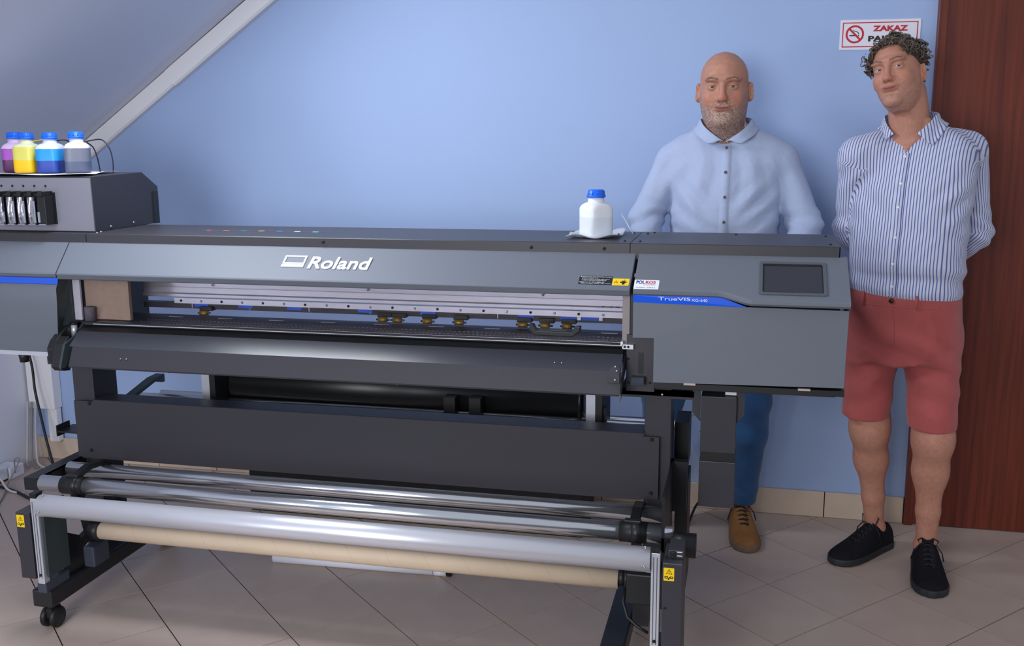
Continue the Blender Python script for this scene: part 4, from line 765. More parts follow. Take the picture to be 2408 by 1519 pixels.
def face_tint(l, skin, lip, brow, beard, stub, seed, skull=1.0):
    x, y, z = l; X = np.abs(x); rng = np.random.RandomState(seed); n = len(x); g = lambda c, r: np.exp(-(((X - c[0]) / r[0]) ** 2 + ((y - c[1]) / r[1]) ** 2 + ((z - c[2]) / r[2]) ** 2))
    C = np.tile(L3(skin), (n, 1)); mixc = lambda m, c: C * (1 - m[:, None]) + L3(c) * m[:, None]
    C = C * (1 + .05 * rng.randn(n))[:, None]
    red = np.clip(.45 * g((0, .108, .09), (.016, .02, .014)) + .30 * g((.046, .08, .09), (.02, .03, .018)), 0, 1); C = mixc(red, (198, 104, 88))
    if beard is not None:
        zone = np.clip((.070 - z) / .018, 0, 1) * np.clip((y - .0) / .03, 0, 1); zone = np.maximum(zone, np.clip((.118 - z) / .02, 0, 1) * np.clip((X - .052) / .012, 0, 1) * np.clip((y + .005) / .015, 0, 1) * np.clip((.062 - y) / .02, 0, 1))
        mous = np.clip((.079 - z) / .005, 0, 1) * np.clip((z - .062) / .004, 0, 1) * np.clip((.036 - X) / .008, 0, 1) * (y > .07); zone = np.maximum(zone, mous); zone *= 1 - .8 * g((0, .09, .057), (.024, .02, .0075)); zone *= 1 - .35 * g((.03, .09, .062), (.012, .03, .016)) 
        bc = np.where(rng.rand(n, 1) < .45, L3((176, 164, 156)), L3(beard)); wz = np.clip(zone * stub * (.70 + .45 * rng.randn(n)), 0, .92)[:, None]; C = C * (1 - wz) + bc * wz
    zm = z - 5.0 * X * X; C = mixc(np.clip(1.15 * np.exp(-((X / .0235) ** 4 + ((zm - .0572) / .0068) ** 4)) * (y > .06), 0, .9), lip)
    bz = .1485 + .006 * np.clip((X - .012) / .025, 0, 1) - .008 * np.clip((X - .038) / .02, 0, 1)
    bm = np.clip(1.4 - np.abs(z - bz) / .0033, 0, 1) * np.clip((X - .010) / .005, 0, 1) * np.clip((.056 - X) / .008, 0, 1) * (y > .05); C = mixc(np.clip(bm * (.9 + .3 * rng.randn(n)), 0, .9), brow)
    lash = np.clip(1 - np.abs(z - .1298 + .05 * (X - .0325) ** 2 * 60) / .0016, 0, 1) * np.clip((.0145 - np.abs(X - .0325)) / .002, 0, 1) * (y > .07); C = mixc(lash * .75, (70, 44, 36))
    return np.clip(C, 0, 1)
def eyes(tw, parent, scale, look, iris, lz=0.0):
    for s in (-1, 1):
        c = np.array([.0325 * s, .0778, .1262]); b = []; n1, n2 = 18, 24; d0 = np.array([look, 1.0, lz]); d0 /= np.linalg.norm(d0); ux = np.cross(d0, [0, 0, 1]); ux /= np.linalg.norm(ux); uz = np.cross(ux, d0); V = []; C = []
        for i in range(n1 + 1):
            th = math.pi * i / n1 * .999 + .0005
            for k in range(n2):
                a = 2 * math.pi * k / n2; V.append(c + .0138 * (d0 * math.cos(th) + (ux * math.cos(a) + uz * math.sin(a)) * math.sin(th))); C.append(L3((18, 16, 16)) if th < .19 else (L3(iris) if th < .50 else L3((178, 164, 158))))
        Q = np.array([(i * n2 + k, i * n2 + (k + 1) % n2, (i + 1) * n2 + (k + 1) % n2, (i + 1) * n2 + k) for i in range(n1) for k in range(n2)])
        put('eye', tw(V), Q, mat('eye_surface', (255, 255, 255), .12, attr='tint', spec=.6), parent, np.array(C))
def hand(S_, wrist, d, side, palm_n):
    w = np.array(wrist, float); d = np.array(d, float); d /= np.linalg.norm(d); nrm = np.array(palm_n, float); nrm -= d * (nrm @ d); nrm /= np.linalg.norm(nrm); lat = np.cross(d, nrm) * side
    S_.add(cone(w - d * .02, w + d * .03, .026, .030), .015)
    for q in (-.022, 0, .022): S_.add(cone(w + d * .03 + lat * q, w + d * .085 + lat * q * 1.1, .017, .015), .012)
    for q, ln in ((-.031, .062), (-.011, .075), (.010, .082), (.031, .074)):
        a = w + d * .085 + lat * q; m = a + d * ln * .5 + nrm * .006; e = m + d * ln * .38 + nrm * ln * .32; S_.add(cone(a, m, .0095, .009), .004); S_.add(cone(m, e, .009, .0075), .004)
    a = w + d * .025 + lat * .036; m = a + d * .035 + lat * .022 + nrm * .008; e = m + d * .032 + nrm * .012; S_.add(cone(a, m, .0125, .0105), .006); S_.add(cone(m, e, .0105, .0085), .004)
M_SKIN = mat('skin', (200, 146, 124), .52, attr='tint', spec=.4, sss=.06, bump=(420, .14, .0008), vary=(55, .07))
def fold(amp, vec, ph=0.0, wv=(0, 0, 0), wa=1.0, mask=None):
    v = np.array(vec, float); w = np.array(wv, float)
    def f(x, y, z):
        s = np.sin(v[0] * x + v[1] * y + v[2] * z + ph + wa * np.sin(w[0] * x + w[1] * y + w[2] * z + 1.3 * ph)); s = s * np.abs(s) ** .3 * amp
        return s if mask is None else s * mask(x, y, z)
    return f
gauss = lambda c, r: (lambda x, y, z: np.exp(-(((x - c[0]) / r[0]) ** 2 + ((y - c[1]) / r[1]) ** 2 + ((z - c[2]) / r[2]) ** 2)))
def collar(parent, name, F, c, rn, zs, m, gap, tipa, stripe=False, rot=0.0, tilt=(0, 0)):
    # zs: top edge heights (front, side, back), fall heights (front tip, side, back)
    n, r_ = 64, 7; V = []; U = []
    for i in range(n + 1):
        s = i / n * 2 - 1; at = math.copysign(gap + (math.pi - gap) * (1 - abs(s)), s); al = math.copysign(tipa + (math.pi - tipa) * (1 - abs(s)), s)
        zt = np.interp(abs(at), [0, gap, 1.3, math.pi], [zs[0], zs[0], zs[1], zs[2]]); zl = np.interp(abs(al), [0, tipa, tipa + .35, 1.6, math.pi], [zs[3], zs[3], zs[3] + .4 * (zs[4] - zs[3]), zs[4], zs[5]])
        for j in range(r_ + 1):
            t = j / r_; a = at + (al - at) * t + rot; rr = rn + .006 + .020 * t ** 1.3; z = zt + (zl - zt) * t + .006 * math.sin(math.pi * min(t * 1.6, 1))
            V.append((c[0] + math.sin(a) * rr * 1.0 + tilt[0] * (z - c[2]), c[1] - math.cos(a) * rr * 1.08 + tilt[1] * (z - c[2]), z)); U.append(a * rn)
    V = np.array(V); E = .002
    for _ in range(8):
        d = F(*V.T); g = np.stack([(F(*(V + np.eye(3)[k] * E).T) - d) / E for k in range(3)], 1); g /= np.maximum(np.linalg.norm(g, axis=1), 1e-6)[:, None]
        V = V + g * np.clip(.0045 - d, 0, .01)[:, None]
    Q = np.array([(i * (r_ + 1) + j, (i + 1) * (r_ + 1) + j, (i + 1) * (r_ + 1) + j + 1, i * (r_ + 1) + j + 1) for i in range(n) for j in range(r_)])
    o = put(name, V, Q, m, parent, u=np.array(U) if stripe else None); md = o.modifiers.new('t', 'SOLIDIFY'); md.thickness = .003; md.offset = 1; return o
def front_y(F, x, z, y0, y1, n=400):                            # first surface met coming from the camera side
    ys = np.linspace(y0, y1, n); d = F(np.full(n, x), ys, np.full(n, z)); k = np.argmax(d < 0); return ys[k] if d[k] < 0 else y1
def button(F, parent, x, z, y0, y1, r, m, name='button'):
    y = front_y(F, x, z, y0, y1); b = MB(); b.lathe([(r, 0), (r, .0012), (r * .85, .002), (r * .6, .0014), (0, .0014)], (x, y - .001, z), (0, -1, 0), 16); return b.build(name, m, parent)
def shoe(parent, heel, toe, m_up, m_sole, m_lace, wid=1.0, ht=1.0, lace_loop=0):
    h = np.array(heel, float); t = np.array(toe, float); L = np.linalg.norm(t - h); ex_ = np.append((t - h) / L, 0); ey_ = np.array([-ex_[1], ex_[0], 0]); h3 = np.append(h, 0)
    K = np.array([(-.01, .018, .050), (0, .027, .080), (.06, .036, .100), (.18, .0385, .106), (.32, .042, .116), (.46, .047, .097), (.62, .052, .072), (.78, .053, .056), (.9, .045, .050), (.97, .030, .043), (1.0, .014, .034), (1.01, .005, .02)]); K[:, 1] *= wid; K[:, 2] *= ht
    loc = lambda x, y, z: ((x - h3[0]) * ex_[0] + (y - h3[1]) * ex_[1], (x - h3[0]) * ey_[0] + (y - h3[1]) * ey_[1], z)
    wd = lambda a: np.interp(a / L, K[:, 0], K[:, 1]); hh = lambda a: np.interp(a / L, K[:, 0], K[:, 2])
    def up(x, y, z):
        a, b, c = loc(x, y, z); w, q = wd(a), hh(a); d = ((np.abs(b) / w) ** 2.4 + (np.abs(np.maximum(c - .02, 0)) / np.maximum(q - .02, .01)) ** 2.2) ** (1 / 2.3); d = (d - 1) * np.minimum(w, q)
        d = np.maximum(d, np.maximum(.016 - c, np.maximum(-.012 * L - a, a - 1.008 * L)))
        op = np.sqrt(((a - .155 * L) / (.125 * L)) ** 2 + (b / (.029 * wid)) ** 2 + ((c - .124 * ht) / .040) ** 2); return smax(d, -(op - 1) * .03, .006)
    def so(x, y, z):
        a, b, c = loc(x, y, z); w = wd(np.clip(a, 0, L)) + .004; ac = np.clip(a, .03, L - .03); e = np.sqrt((np.maximum(np.abs(b) - (w - .012), 0)) ** 2 + (a - np.clip(a, .006, L - .006)) ** 2) - .012
        e = np.maximum(e, (np.abs(b) - w)); return smax(e, np.abs(c - .0135) - .0135, .006)
    bb0 = np.minimum(h, t) - .075; bb1 = np.maximum(h, t) + .075; xs = axis(bb0[0], bb1[0], .0032); ys = axis(bb0[1], bb1[1], .0032); zs = axis(-.01, .13, .0032)
    up.bb = so.bb = (np.append(bb0, -.01), np.append(bb1, .13)); V, Q = SDF().add(up, .001).mesh(xs, ys, zs); V = smooth_mesh(V, Q, 1); sh = put('shoe', V, Q, m_up, parent); V, Q = SDF().add(so, .001).mesh(xs, ys, zs); V = smooth_mesh(V, Q, 2); V[:, 2] = np.maximum(V[:, 2], .0005); put('sole', V, Q, m_sole, sh)
    P = lambda a, b, c: tuple(h3 + ex_ * a + ey_ * b + np.array([0, 0, c])); lc = MB()
    for i in range(5):
        a = L * (.36 + .065 * i); z = float(hh(a)); w = .024 + .001 * i; lc.tube([P(a, -w, z - .012), P(a + .004, -w * .5, z - .001), P(a + .006, 0, z + .002), P(a + .004, w * .5, z - .001), P(a, w, z - .012)], .0028, 6)
        lc.tube([P(a, -w, z - .010), P(a + .008, 0, z + .003), P(a + L * .06, w, float(hh(a + L * .06)) - .010)], .0024, 6)
    a = L * .335; z = float(hh(a)); 
    for sgn in (-1, 1):
        lc.tube([P(a, 0, z + .004), P(a - .004, sgn * .02, z + .014 + .012 * lace_loop), P(a + .006, sgn * .034, z + .010 + .016 * lace_loop), P(a + .014, sgn * .026, z - .004), P(a, 0, z + .004)], .0028, 6)
        lc.tube([P(a, 0, z + .004), P(a + .012, sgn * .03, z - .006), P(a + .014, sgn * .047, z - .03), P(a + .012, sgn * .054, z - .06)], .0022, 6)
    lc.build('laces', m_lace, sh)
    tg = MB(); tg.plate([(-.018, 0), (.018, 0), (.020, .035), (.012, .048), (-.012, .048), (-.020, .035)], P(L * .34, 0, float(hh(L * .34)) - .022), ey_, (-ex_ * .35 + np.array([0, 0, .94])), .006); tg.build('tongue', m_up, sh, bevel=.002)
    return sh
def stripe_mat(name, base, line, pitch, duty):
    m = mat(name, base, .75, spec=.25, sheen=.2, bump=(1200, .15, .0004)); nt = m.node_tree; b = nt.nodes['Principled BSDF']
    a = nt.nodes.new('ShaderNodeAttribute'); a.attribute_name = 'stripe'
    def mt(op, x, y):
        n = nt.nodes.new('ShaderNodeMath'); n.operation = op
        for i, v in enumerate((x, y)):
            if v is None: continue
            if isinstance(v, (int, float)): n.inputs[i].default_value = v
            else: nt.links.new(v, n.inputs[i])
        return n.outputs[0]
    q = mt('ABSOLUTE', mt('SUBTRACT', mt('FRACT', mt('DIVIDE', a.outputs['Fac'], pitch), None), .5), None); r = nt.nodes.new('ShaderNodeMapRange'); r.interpolation_type = 'SMOOTHSTEP'
    r.inputs[1].default_value = duty / 2 - .07; r.inputs[2].default_value = duty / 2 + .07; r.inputs[3].default_value = 1; r.inputs[4].default_value = 0; nt.links.new(q, r.inputs[0])
    x = nt.nodes.new('ShaderNodeMix'); x.data_type = 'RGBA'; nt.links.new(r.outputs[0], x.inputs[0]); x.inputs[6].default_value = (*lin(base), 1); x.inputs[7].default_value = (*lin(line), 1); nt.links.new(x.outputs[2], b.inputs['Base Color']); return m
# ================================================================== the bald man behind the printer
P1 = thing('person', (-.13, 3.76, 0), 'bald man with grey beard in light blue shirt and jeans behind the printer', 'person')
hc1 = (-.104, 3.655, 1.684); tl1, tw1 = head_frame(hc1, .03, .012, -.01, 1.065); sk1 = 1.03
hf1 = head_field(sk1, .0105, tl1, 1.065, .0); hf1.bb = (np.array(hc1) - (.13, .16, .17), np.array(hc1) + (.13, .16, .17))
T1 = [(.92, -.095, 3.72, .175, .12, .12), (1.0, -.092, 3.715, .188, .150, .12), (1.10, -.090, 3.71, .193, .160, .12), (1.20, -.090, 3.705, .194, .155, .12), (1.28, -.090, 3.70, .196, .148, .122), (1.36, -.088, 3.70, .203, .136, .125), (1.43, -.087, 3.70, .208, .120, .125), (1.475, -.088, 3.70, .205, .103, .12), (1.505, -.090, 3.70, .188, .088, .11), (1.528, -.092, 3.70, .158, .075, .10), (1.546, -.094, 3.695, .120, .066, .09), (1.56, -.096, 3.69, .086, .060, .078), (1.575, -.097, 3.688, .070, .058, .068)]
arms1 = [((-.272, 3.70, 1.440), (-.368, 3.665, 1.235), (-.345, 3.50, 1.075)), ((.096, 3.70, 1.440), (.188, 3.665, 1.215), (.172, 3.50, 1.065))]
B = SDF(); B.add(loft([(k[0], k[1], k[2], k[3] - .012, k[4] - .012, k[5] - .012) for k in T1[:-2]]), .02); B.add(cone((-.092, 3.70, 1.46), (-.100, 3.672, 1.60), .074, .070), .03); B.add(cone((-.10, 3.645, 1.548), (-.102, 3.620, 1.58), .048, .056), .03); B.add(hf1, .018)
for (a, e, w), s in zip(arms1, (-1, 1)):
    B.add(cone(a, e, .058, .045), .03); B.add(cone(e, w, .046, .030), .02); d_ = np.array(w) - np.array(e); hand(B, w, (0 if s < 0 else 0, -.55, -.35), s, (0, .35, -.9))
legs1 = [((-.185, 3.72, .90), (-.300, 3.735, .50), (-.320, 3.80, .10)), ((-.005, 3.72, .90), (.022, 3.735, .50), (.012, 3.83, .10))]
for a, k, f in legs1: B.add(cone(a, k, .080, .058), .03); B.add(cone(k, (np.array(k) * .45 + np.array(f) * .55), .056, .052), .02); B.add(cone(np.array(k) * .45 + np.array(f) * .55, f, .052, .034), .02); B.add(cone((f[0], f[1], .065), (f[0] + .01, f[1] - .12, .042), .032, .022), .02)
xs = axis(-.48, .30, .0065, hc1[0] - .11, hc1[0] + .11, .0021); ys = axis(3.30, 3.90, .0065, hc1[1] - .135, hc1[1] + .13, .0023); zs = axis(.03, 1.84, .0065, 1.53, 1.825, .0021)
V, Q = B.mesh(xs, ys, zs); l = tl1(*V.T); C = face_tint(l, (182, 130, 110), (150, 88, 80), (84, 62, 52), (92, 74, 66), 1.0, 3)
body1 = put('body', V, Q, M_SKIN, P1, C); eyes(tw1, P1, 1.065, .0, (74, 84, 92), -.03)
# shirt
M_SH1 = mat('light_blue_chambray', (168, 180, 210), .80, spec=.2, sheen=.15, bump=(38, .35, .006), vary=(420, .07))
S1 = SDF(); S1.add(loft(T1), .02)
for (a, e, w), s in zip(arms1, (-1, 1)):
    S1.add(cone((a[0] + s * -.03, a[1], a[2] + .01), (a[0] + s * .006, a[1], a[2] - .012), .062, .064), .035); S1.add(cone(a, e, .063, .059), .012); S1.add(cone(e, np.array(e) * .25 + np.array(w) * .75, .061, .047), .02)
    ax_ = np.array(e) - np.array(a); ax_ /= np.linalg.norm(ax_)
    S1.warp(fold(0.0076, (18 * s, 10, 120), .7 * s, (30, 20, 25), 1.4, gauss((e[0] - s * .0, e[1], e[2] - .005), (.075, .12, .055)))); S1.warp(fold(0.0051, (60 * s, 0, 55), 1.1, (12, 0, 18), 1.2, gauss((a[0] + s * .01, a[1], a[2] - .06), (.06, .12, .09))))
    S1.warp(fold(0.0068, (-75 * s, 0, 60), .4, (9, 0, 14), 1.0, gauss((a[0] - s * .07, 3.58, 1.29), (.07, .10, .07))))
S1.warp(fold(0.0059, (26, 0, 60), .3, (14, 0, 7), 1.5, gauss((-.17, 3.56, 1.19), (.10, .12, .06)))); S1.warp(fold(0.0048, (75, 0, 8), 1.0, (6, 0, 16), 1.6, gauss((-.09, 3.56, 1.38), (.22, .12, .10)))); S1.warp(fold(0.0051, (40, 0, -45), 2.0, (10, 0, 12), 1.4, gauss((.03, 3.56, 1.18), (.10, .12, .08))))
V, Q = S1.mesh(axis(-.50, .34, .005), axis(3.42, 3.88, .005), axis(.90, 1.58, .005)); V = smooth_mesh(V, Q, 1); sh1 = put('shirt', V, Q, M_SH1, P1, label='light blue button-down shirt')
collar(sh1, 'collar', S1, (-.094, 3.668, 1.53), .082, (1.506, 1.580, 1.596, 1.500, 1.546, 1.560), M_SH1, .05, .56)
M_BT1 = mat('brown_button', (84, 58, 56), .4)
pk = MB(); zz = np.linspace(.98, 1.492, 40); vs = []
for z in zz:
    xc = -.088 + .002 * math.sin(9 * z)
    for dx in (-.016, -.0145, .0145, .016): vs.append((xc + dx, front_y(S1, xc + dx, z, 3.45, 3.75) - (.0026 if abs(dx) < .015 else -.001), z))
pk.add(vs, [(i * 4 + j, i * 4 + j + 1, (i + 1) * 4 + j + 1, (i + 1) * 4 + j) for i in range(39) for j in range(3)], True); pk.build('placket', M_SH1, sh1)
for z in (1.486, 1.403, 1.318, 1.232, 1.15, 1.07): button(S1, sh1, -.088, z, 3.45, 3.75, .0052, M_BT1).location.y -= .003
# jeans
M_JEAN = mat('blue_denim', (48, 86, 134), .8, spec=.2, sheen=.2, bump=(900, .3, .0006), vary=(14, .16))
J = SDF(); J.add(loft([(.80, -.092, 3.725, .170, .13, .13), (.90, -.092, 3.72, .182, .135, .13), (.97, -.092, 3.72, .180, .135, .125), (1.0, -.092, 3.72, .176, .13, .12)]), .02)
for a, k, f in legs1:
    J.add(cone((a[0], a[1], .84), (k[0], k[1], k[2] + .05), .094, .078), .04); J.add(cone((k[0], k[1], k[2] + .05), (k[0] * .8 + f[0] * .2, k[1] * .8 + f[1] * .2, .42), .077, .071), .03); J.add(cone((k[0] * .8 + f[0] * .2, k[1] * .8 + f[1] * .2, .42), (f[0], f[1] - .005, .135), .071, .052), .03)
    J.warp(fold(0.003, (15, 10, 75), .5 + k[0], (25, 0, 18), 1.2, gauss((k[0], k[1], .47), (.12, .12, .06)))); J.warp(fold(0.003, (30, 10, 70), 1.5, (20, 0, 25), 1.3, gauss((f[0], f[1], .20), (.1, .1, .07))))
def hem(x, y, z): return .112 + .05 * (y - 3.83) - z
J.ops.append((lambda x, y, z: -hem(x, y, z) + 0 * x * y, .004, 1)); V, Q = J.mesh(axis(-.44, .16, .006), axis(3.56, 3.92, .006), axis(.10, 1.02, .006)); V = smooth_mesh(V, Q, 1); put('jeans', V, Q, M_JEAN, P1, label='blue denim jeans')
M_TAN = mat('tan_suede', (142, 98, 58), .75, spec=.2, bump=(500, .3, .0008), vary=(25, .14)); M_SOLE1 = mat('brown_rubber_sole', (120, 96, 84), .7); M_LACE = mat('black_lace', (22, 22, 30), .7)
shoe(P1, (-.005, 3.915), (.036, 3.592), M_TAN, M_SOLE1, M_LACE, 1.02, .95); shoe(P1, (-.325, 3.905), (-.345, 3.60), M_TAN, M_SOLE1, M_LACE, 1.02, .95)
# ================================================================== the man in the striped shirt
P2 = thing('person', (.53, 3.62, 0), 'curly haired man in striped shirt and red shorts by the door', 'person')
hc2 = (.452, 3.545, 1.720); tl2, tw2 = head_frame(hc2, .47, .20, -.12, .955); YW = .40
hf2 = head_field(1.0, .005, tl2, .955, 0); hf2.bb = (np.array(hc2) - (.14, .16, .17), np.array(hc2) + (.14, .16, .17))
T2 = [(.95, 0, 0, .172, .130, .125), (1.0, 0, 0, .180, .145, .125), (1.08, 0, -.004, .186, .152, .125), (1.18, 0, -.004, .186, .148, .122), (1.28, 0, 0, .190, .138, .122), (1.36, 0, 0, .197, .128, .122), (1.43, .0, .004, .200, .110, .118), (1.475, 0, .006, .194, .094, .112), (1.505, 0, .008, .172, .078, .10), (1.53, 0, .008, .138, .066, .088), (1.55, -.002, .005, .104, .060, .078), (1.575, -.006, 0, .070, .054, .066)]
TO2 = (.527, 3.605)
arms2 = [((.348, 3.60, 1.46), (.352, 3.715, 1.20), (.50, 3.80, 1.01)), ((.700, 3.655, 1.475), (.752, 3.72, 1.195), (.60, 3.82, 1.0))]
B = SDF(); B.add(loft([(k[0], k[1], k[2], k[3] - .012, k[4] - .012, k[5] - .012) for k in T2[:-2]], -YW, TO2), .02); B.add(cone((.520, 3.61, 1.47), (.487, 3.575, 1.66), .070, .060), .03); B.add(hf2, .018)
S2 = SDF(); tors2 = loft(T2, -YW, TO2); S2.add(tors2, .02)
for (a, e, w), s in zip(arms2, (-1, 1)):
    S2.add(cone((a[0] - s * .04, a[1], a[2] + .012), (a[0] + s * .002, a[1], a[2] - .012), .060, .062), .04); S2.add(cone(a, e, .063, .057), .015); S2.add(cone(e, np.array(e) * .2 + np.array(w) * .8, .060, .048), .03)
    S2.warp(fold(0.0076, (20, 20, 105), .9 * s, (28, 18, 20), 1.4, gauss((e[0], e[1], e[2] + .01), (.08, .12, .07)))); S2.warp(fold(0.0051, (55 * s, 10, 50), 1.1, (12, 0, 18), 1.2, gauss((a[0], a[1], a[2] - .09), (.07, .12, .09)))); S2.warp(fold(0.0059, (-60 * s, 0, 60), .6, (9, 0, 14), 1.0, gauss((a[0] - s * .06, 3.50, 1.30), (.06, .10, .08))))
S2.warp(fold(0.0076, (18, 0, 75), .8, (10, 0, 9), 1.8, gauss((.52, 3.48, 1.05), (.25, .16, .07)))); S2.warp(fold(0.0043, (20, 0, 50), .3, (12, 0, 8), 1.5, gauss((.55, 3.48, 1.2), (.2, .14, .09))))
c2, s2 = math.cos(-YW), math.sin(-YW)
def tloc2(x, y): return (x - TO2[0]) * c2 + (y - TO2[1]) * s2, -(x - TO2[0]) * s2 + (y - TO2[1]) * c2
def vneck(x, y, z):
    qx, qy = tloc2(x, y); w = np.clip((z - 1.468) * .62, -1, .06); d = tors2(x, y, z); return np.maximum(np.maximum(d - .0045, np.abs(qx + .004) - w), np.maximum(qy + .0, 1.468 - z))
vneck.bb = (np.array([.30, 3.4, 1.46]), np.array([.75, 3.75, 1.58])); B.add(vneck, .004)
for (a, e, w), s in zip(arms2, (-1, 1)): B.add(cone(a, e, .055, .043), .03); B.add(cone(e, w, .045, .030), .02); hand(B, w, (.6 * -s, .1, -.55), s, (0, 1, 0))
legs2 = [((.435, 3.63, .92), (.443, 3.64, .50), (.492, 3.733, .10), (.405, 3.635, .042)), ((.620, 3.60, .92), (.640, 3.545, .50), (.651, 3.595, .10), (.648, 3.47, .042))]
for a, k, f, t in legs2:
    k, f = np.array(k), np.array(f); B.add(cone(a, k, .085, .058), .03); B.add(ell(k + (0, -.008, -.005), (.047, .052, .07)), .06); m_ = k * .68 + f * .32; B.add(cone(k, m_ + (0, .008, 0), .0505, .0510), .05); B.add(cone(m_ + (0, .008, 0), k * .3 + f * .7, .0515, .039), .05); B.add(cone(k * .3 + f * .7, f, .040, .034), .015); B.add(cone(f + (0, 0, -.035), t, .033, .022), .02); B.add(ell(f + (.0, .008, -.012), (.038, .040, .024)), .02)
xs = axis(.26, .86, .0062, hc2[0] - .125, hc2[0] + .12, .0021); ys = axis(3.36, 3.98, .0062, hc2[1] - .14, hc2[1] + .135, .0023); zs = axis(.03, 1.88, .0062, 1.58, 1.87, .0021)
V, Q = B.mesh(xs, ys, zs); l = tl2(*V.T); C = face_tint(l, (184, 130, 110), (150, 76, 76), (80, 60, 50), (96, 76, 66), .22, 5)
body2 = put('body', V, Q, M_SKIN, P2, C); eyes(tw2, P2, .955, .34, (78, 88, 96), -.15)
M_SH2 = stripe_mat('blue_striped_cotton', (200, 204, 224), (88, 98, 160), .0099, .32)
V, Q = S2.mesh(axis(.25, .86, .0048), axis(3.40, 3.90, .0048), axis(.965, 1.59, .0048)); V = smooth_mesh(V, Q, 1)
def arm_u(a, e, off):
    a, e = np.array(a), np.array(e); t = (e - a) / np.linalg.norm(e - a); u0 = np.cross(t, [0, 1, 0]); u0 /= np.linalg.norm(u0); v0 = np.cross(t, u0)
    def f(P): p = P - a; return np.arctan2(p @ u0, p @ -v0 if v0[1] > 0 else p @ v0) * .062 + off, (p @ t) / np.linalg.norm(e - a)
    return f
Fc = V[Q].mean(1); reg = np.zeros(len(Q), int); best = tors2(*Fc.T) - .006; K2 = np.array(T2); qx_, qy_ = tloc2(V[:, 0], V[:, 1]); wq = np.clip((np.abs(qx_) - .13) / .06, 0, 1) * np.clip((1.44 - V[:, 2]) / .06, 0, 1); UU = [qx_ * 1.05 * (1 - wq) + wq * .172 * np.arctan2(qx_ / .19, -qy_ / np.interp(V[:, 2], K2[:, 0], K2[:, 4]))]
for (a, e, w), s in zip(arms2, (-1, 1)):
    for q0, q1, r0, r1 in ((a, e, .063, .057), (e, w, .060, .048)):
        g_ = arm_u(q0, q1, 3 * len(UU)); d_ = np.where(g_(Fc)[1] < (.06 if q0 is a else -.2), 1, cone(q0, q1, r0, r1)(*Fc.T)); m_ = d_ < best; best = np.where(m_, d_, best); reg[m_] = len(UU); UU.append(g_(V)[0])
Vn, Qn, Un = [], [], []; base_ = 0
for r_ in range(len(UU)):                        # cut the panels apart along the seams so every panel keeps its own stripe direction
    q = Q[reg == r_]
    if not len(q): continue
    ids, inv = np.unique(q, return_inverse=True); Vn.append(V[ids]); Un.append(UU[r_][ids]); Qn.append(inv.reshape(q.shape) + base_); base_ += len(ids)
V, Q, U = np.concatenate(Vn), np.concatenate(Qn), np.concatenate(Un)
sh2 = put('shirt', V, Q, M_SH2, P2, u=U, label='white shirt with thin blue stripes')
collar(sh2, 'collar', S2, (.512, 3.60, 1.545), .076, (1.528, 1.588, 1.606, 1.492, 1.540, 1.560), M_SH2, .42, .92, True, -YW, (-.06, 0))
M_BT2 = mat('pearl_button', (226, 224, 232), .3); pk = MB(); vs = []; us = []
for z in np.linspace(1.0, 1.468, 44):
    for dx in (-.015, -.0135, .0135, .015):
        q = dx - .004; x = TO2[0] + q * c2 - (-.14) * s2; ysr = np.linspace(-.22, 0, 300); X_ = TO2[0] + q * c2 - ysr * s2; Y_ = TO2[1] + q * s2 + ysr * c2; d = S2(X_, Y_, np.full(300, z)); k = int(np.argmax(d < 0)); yy = ysr[k] - (.0026 if abs(dx) < .014 else -.001); vs.append((TO2[0] + q * c2 - yy * s2, TO2[1] + q * s2 + yy * c2, z)); us.append(dx)
Vp = np.array(vs); Qp = np.array([(i * 4 + j, i * 4 + j + 1, (i + 1) * 4 + j + 1, (i + 1) * 4 + j) for i in range(43) for j in range(3)]); put('placket', Vp, Qp, M_SH2, sh2, u=np.array(us) + .002)
for z in (1.462, 1.375, 1.29, 1.2, 1.11, 1.03):
    i = int(np.argmin(np.abs(np.linspace(1.0, 1.468, 44) - z))); p = (Vp[i * 4 + 1] + Vp[i * 4 + 2]) / 2; b = MB(); b.lathe([(.0052, 0), (.0052, .0014), (.004, .002), (0, .0016)], p, (-math.sin(YW), -math.cos(YW), 0), 14); b.build('button', M_BT2, sh2)
# shorts
M_SHO = mat('faded_red_cotton', (170, 84, 84), .85, spec=.2, sheen=.2, bump=(900, .25, .0006), vary=(18, .07))
H2 = SDF(); H2.add(loft([(.76, 0, 0, .165, .12, .125), (.84, 0, 0, .186, .128, .135), (.92, 0, 0, .186, .135, .135), (.985, 0, 0, .181, .148, .130), (1.012, 0, 0, .179, .147, .128)], -YW, (.527, 3.607)), .02)
for (a, k, f, t), hx in zip(legs2, ((.424, 3.625), (.634, 3.545))): H2.add(cone((hx[0] + (.012 if hx[0] < .5 else -.008), a[1], .84), (hx[0], hx[1], .535), .093, .080), .03)
H2.ops.append((lambda x, y, z: -(.555 - z + .10 * (y - 3.60)) + 0 * x, .004, 1)); H2.ops[-1] = (lambda x, y, z: z - (.546 + .10 * (y - 3.6)) + 0 * x, .004, 1)
H2.warp(fold(0.0068, (40, 0, 70), .4, (14, 0, 10), 1.6, gauss((.52, 3.5, .80), (.14, .14, .07)))); H2.warp(fold(0.0059, (25, 0, 65), 1.9, (10, 0, 12), 1.5, gauss((.60, 3.5, .68), (.16, .14, .09)))); H2.warp(fold(0.0051, (-30, 0, 60), 1.0, (10, 0, 14), 1.5, gauss((.42, 3.55, .70), (.1, .14, .12))))
V, Q = H2.mesh(axis(.28, .78, .0055), axis(3.40, 3.80, .0055), axis(.50, 1.03, .0055)); V = smooth_mesh(V, Q, 1); so2 = put('shorts', V, Q, M_SHO, P2, label='faded red knee-length shorts')
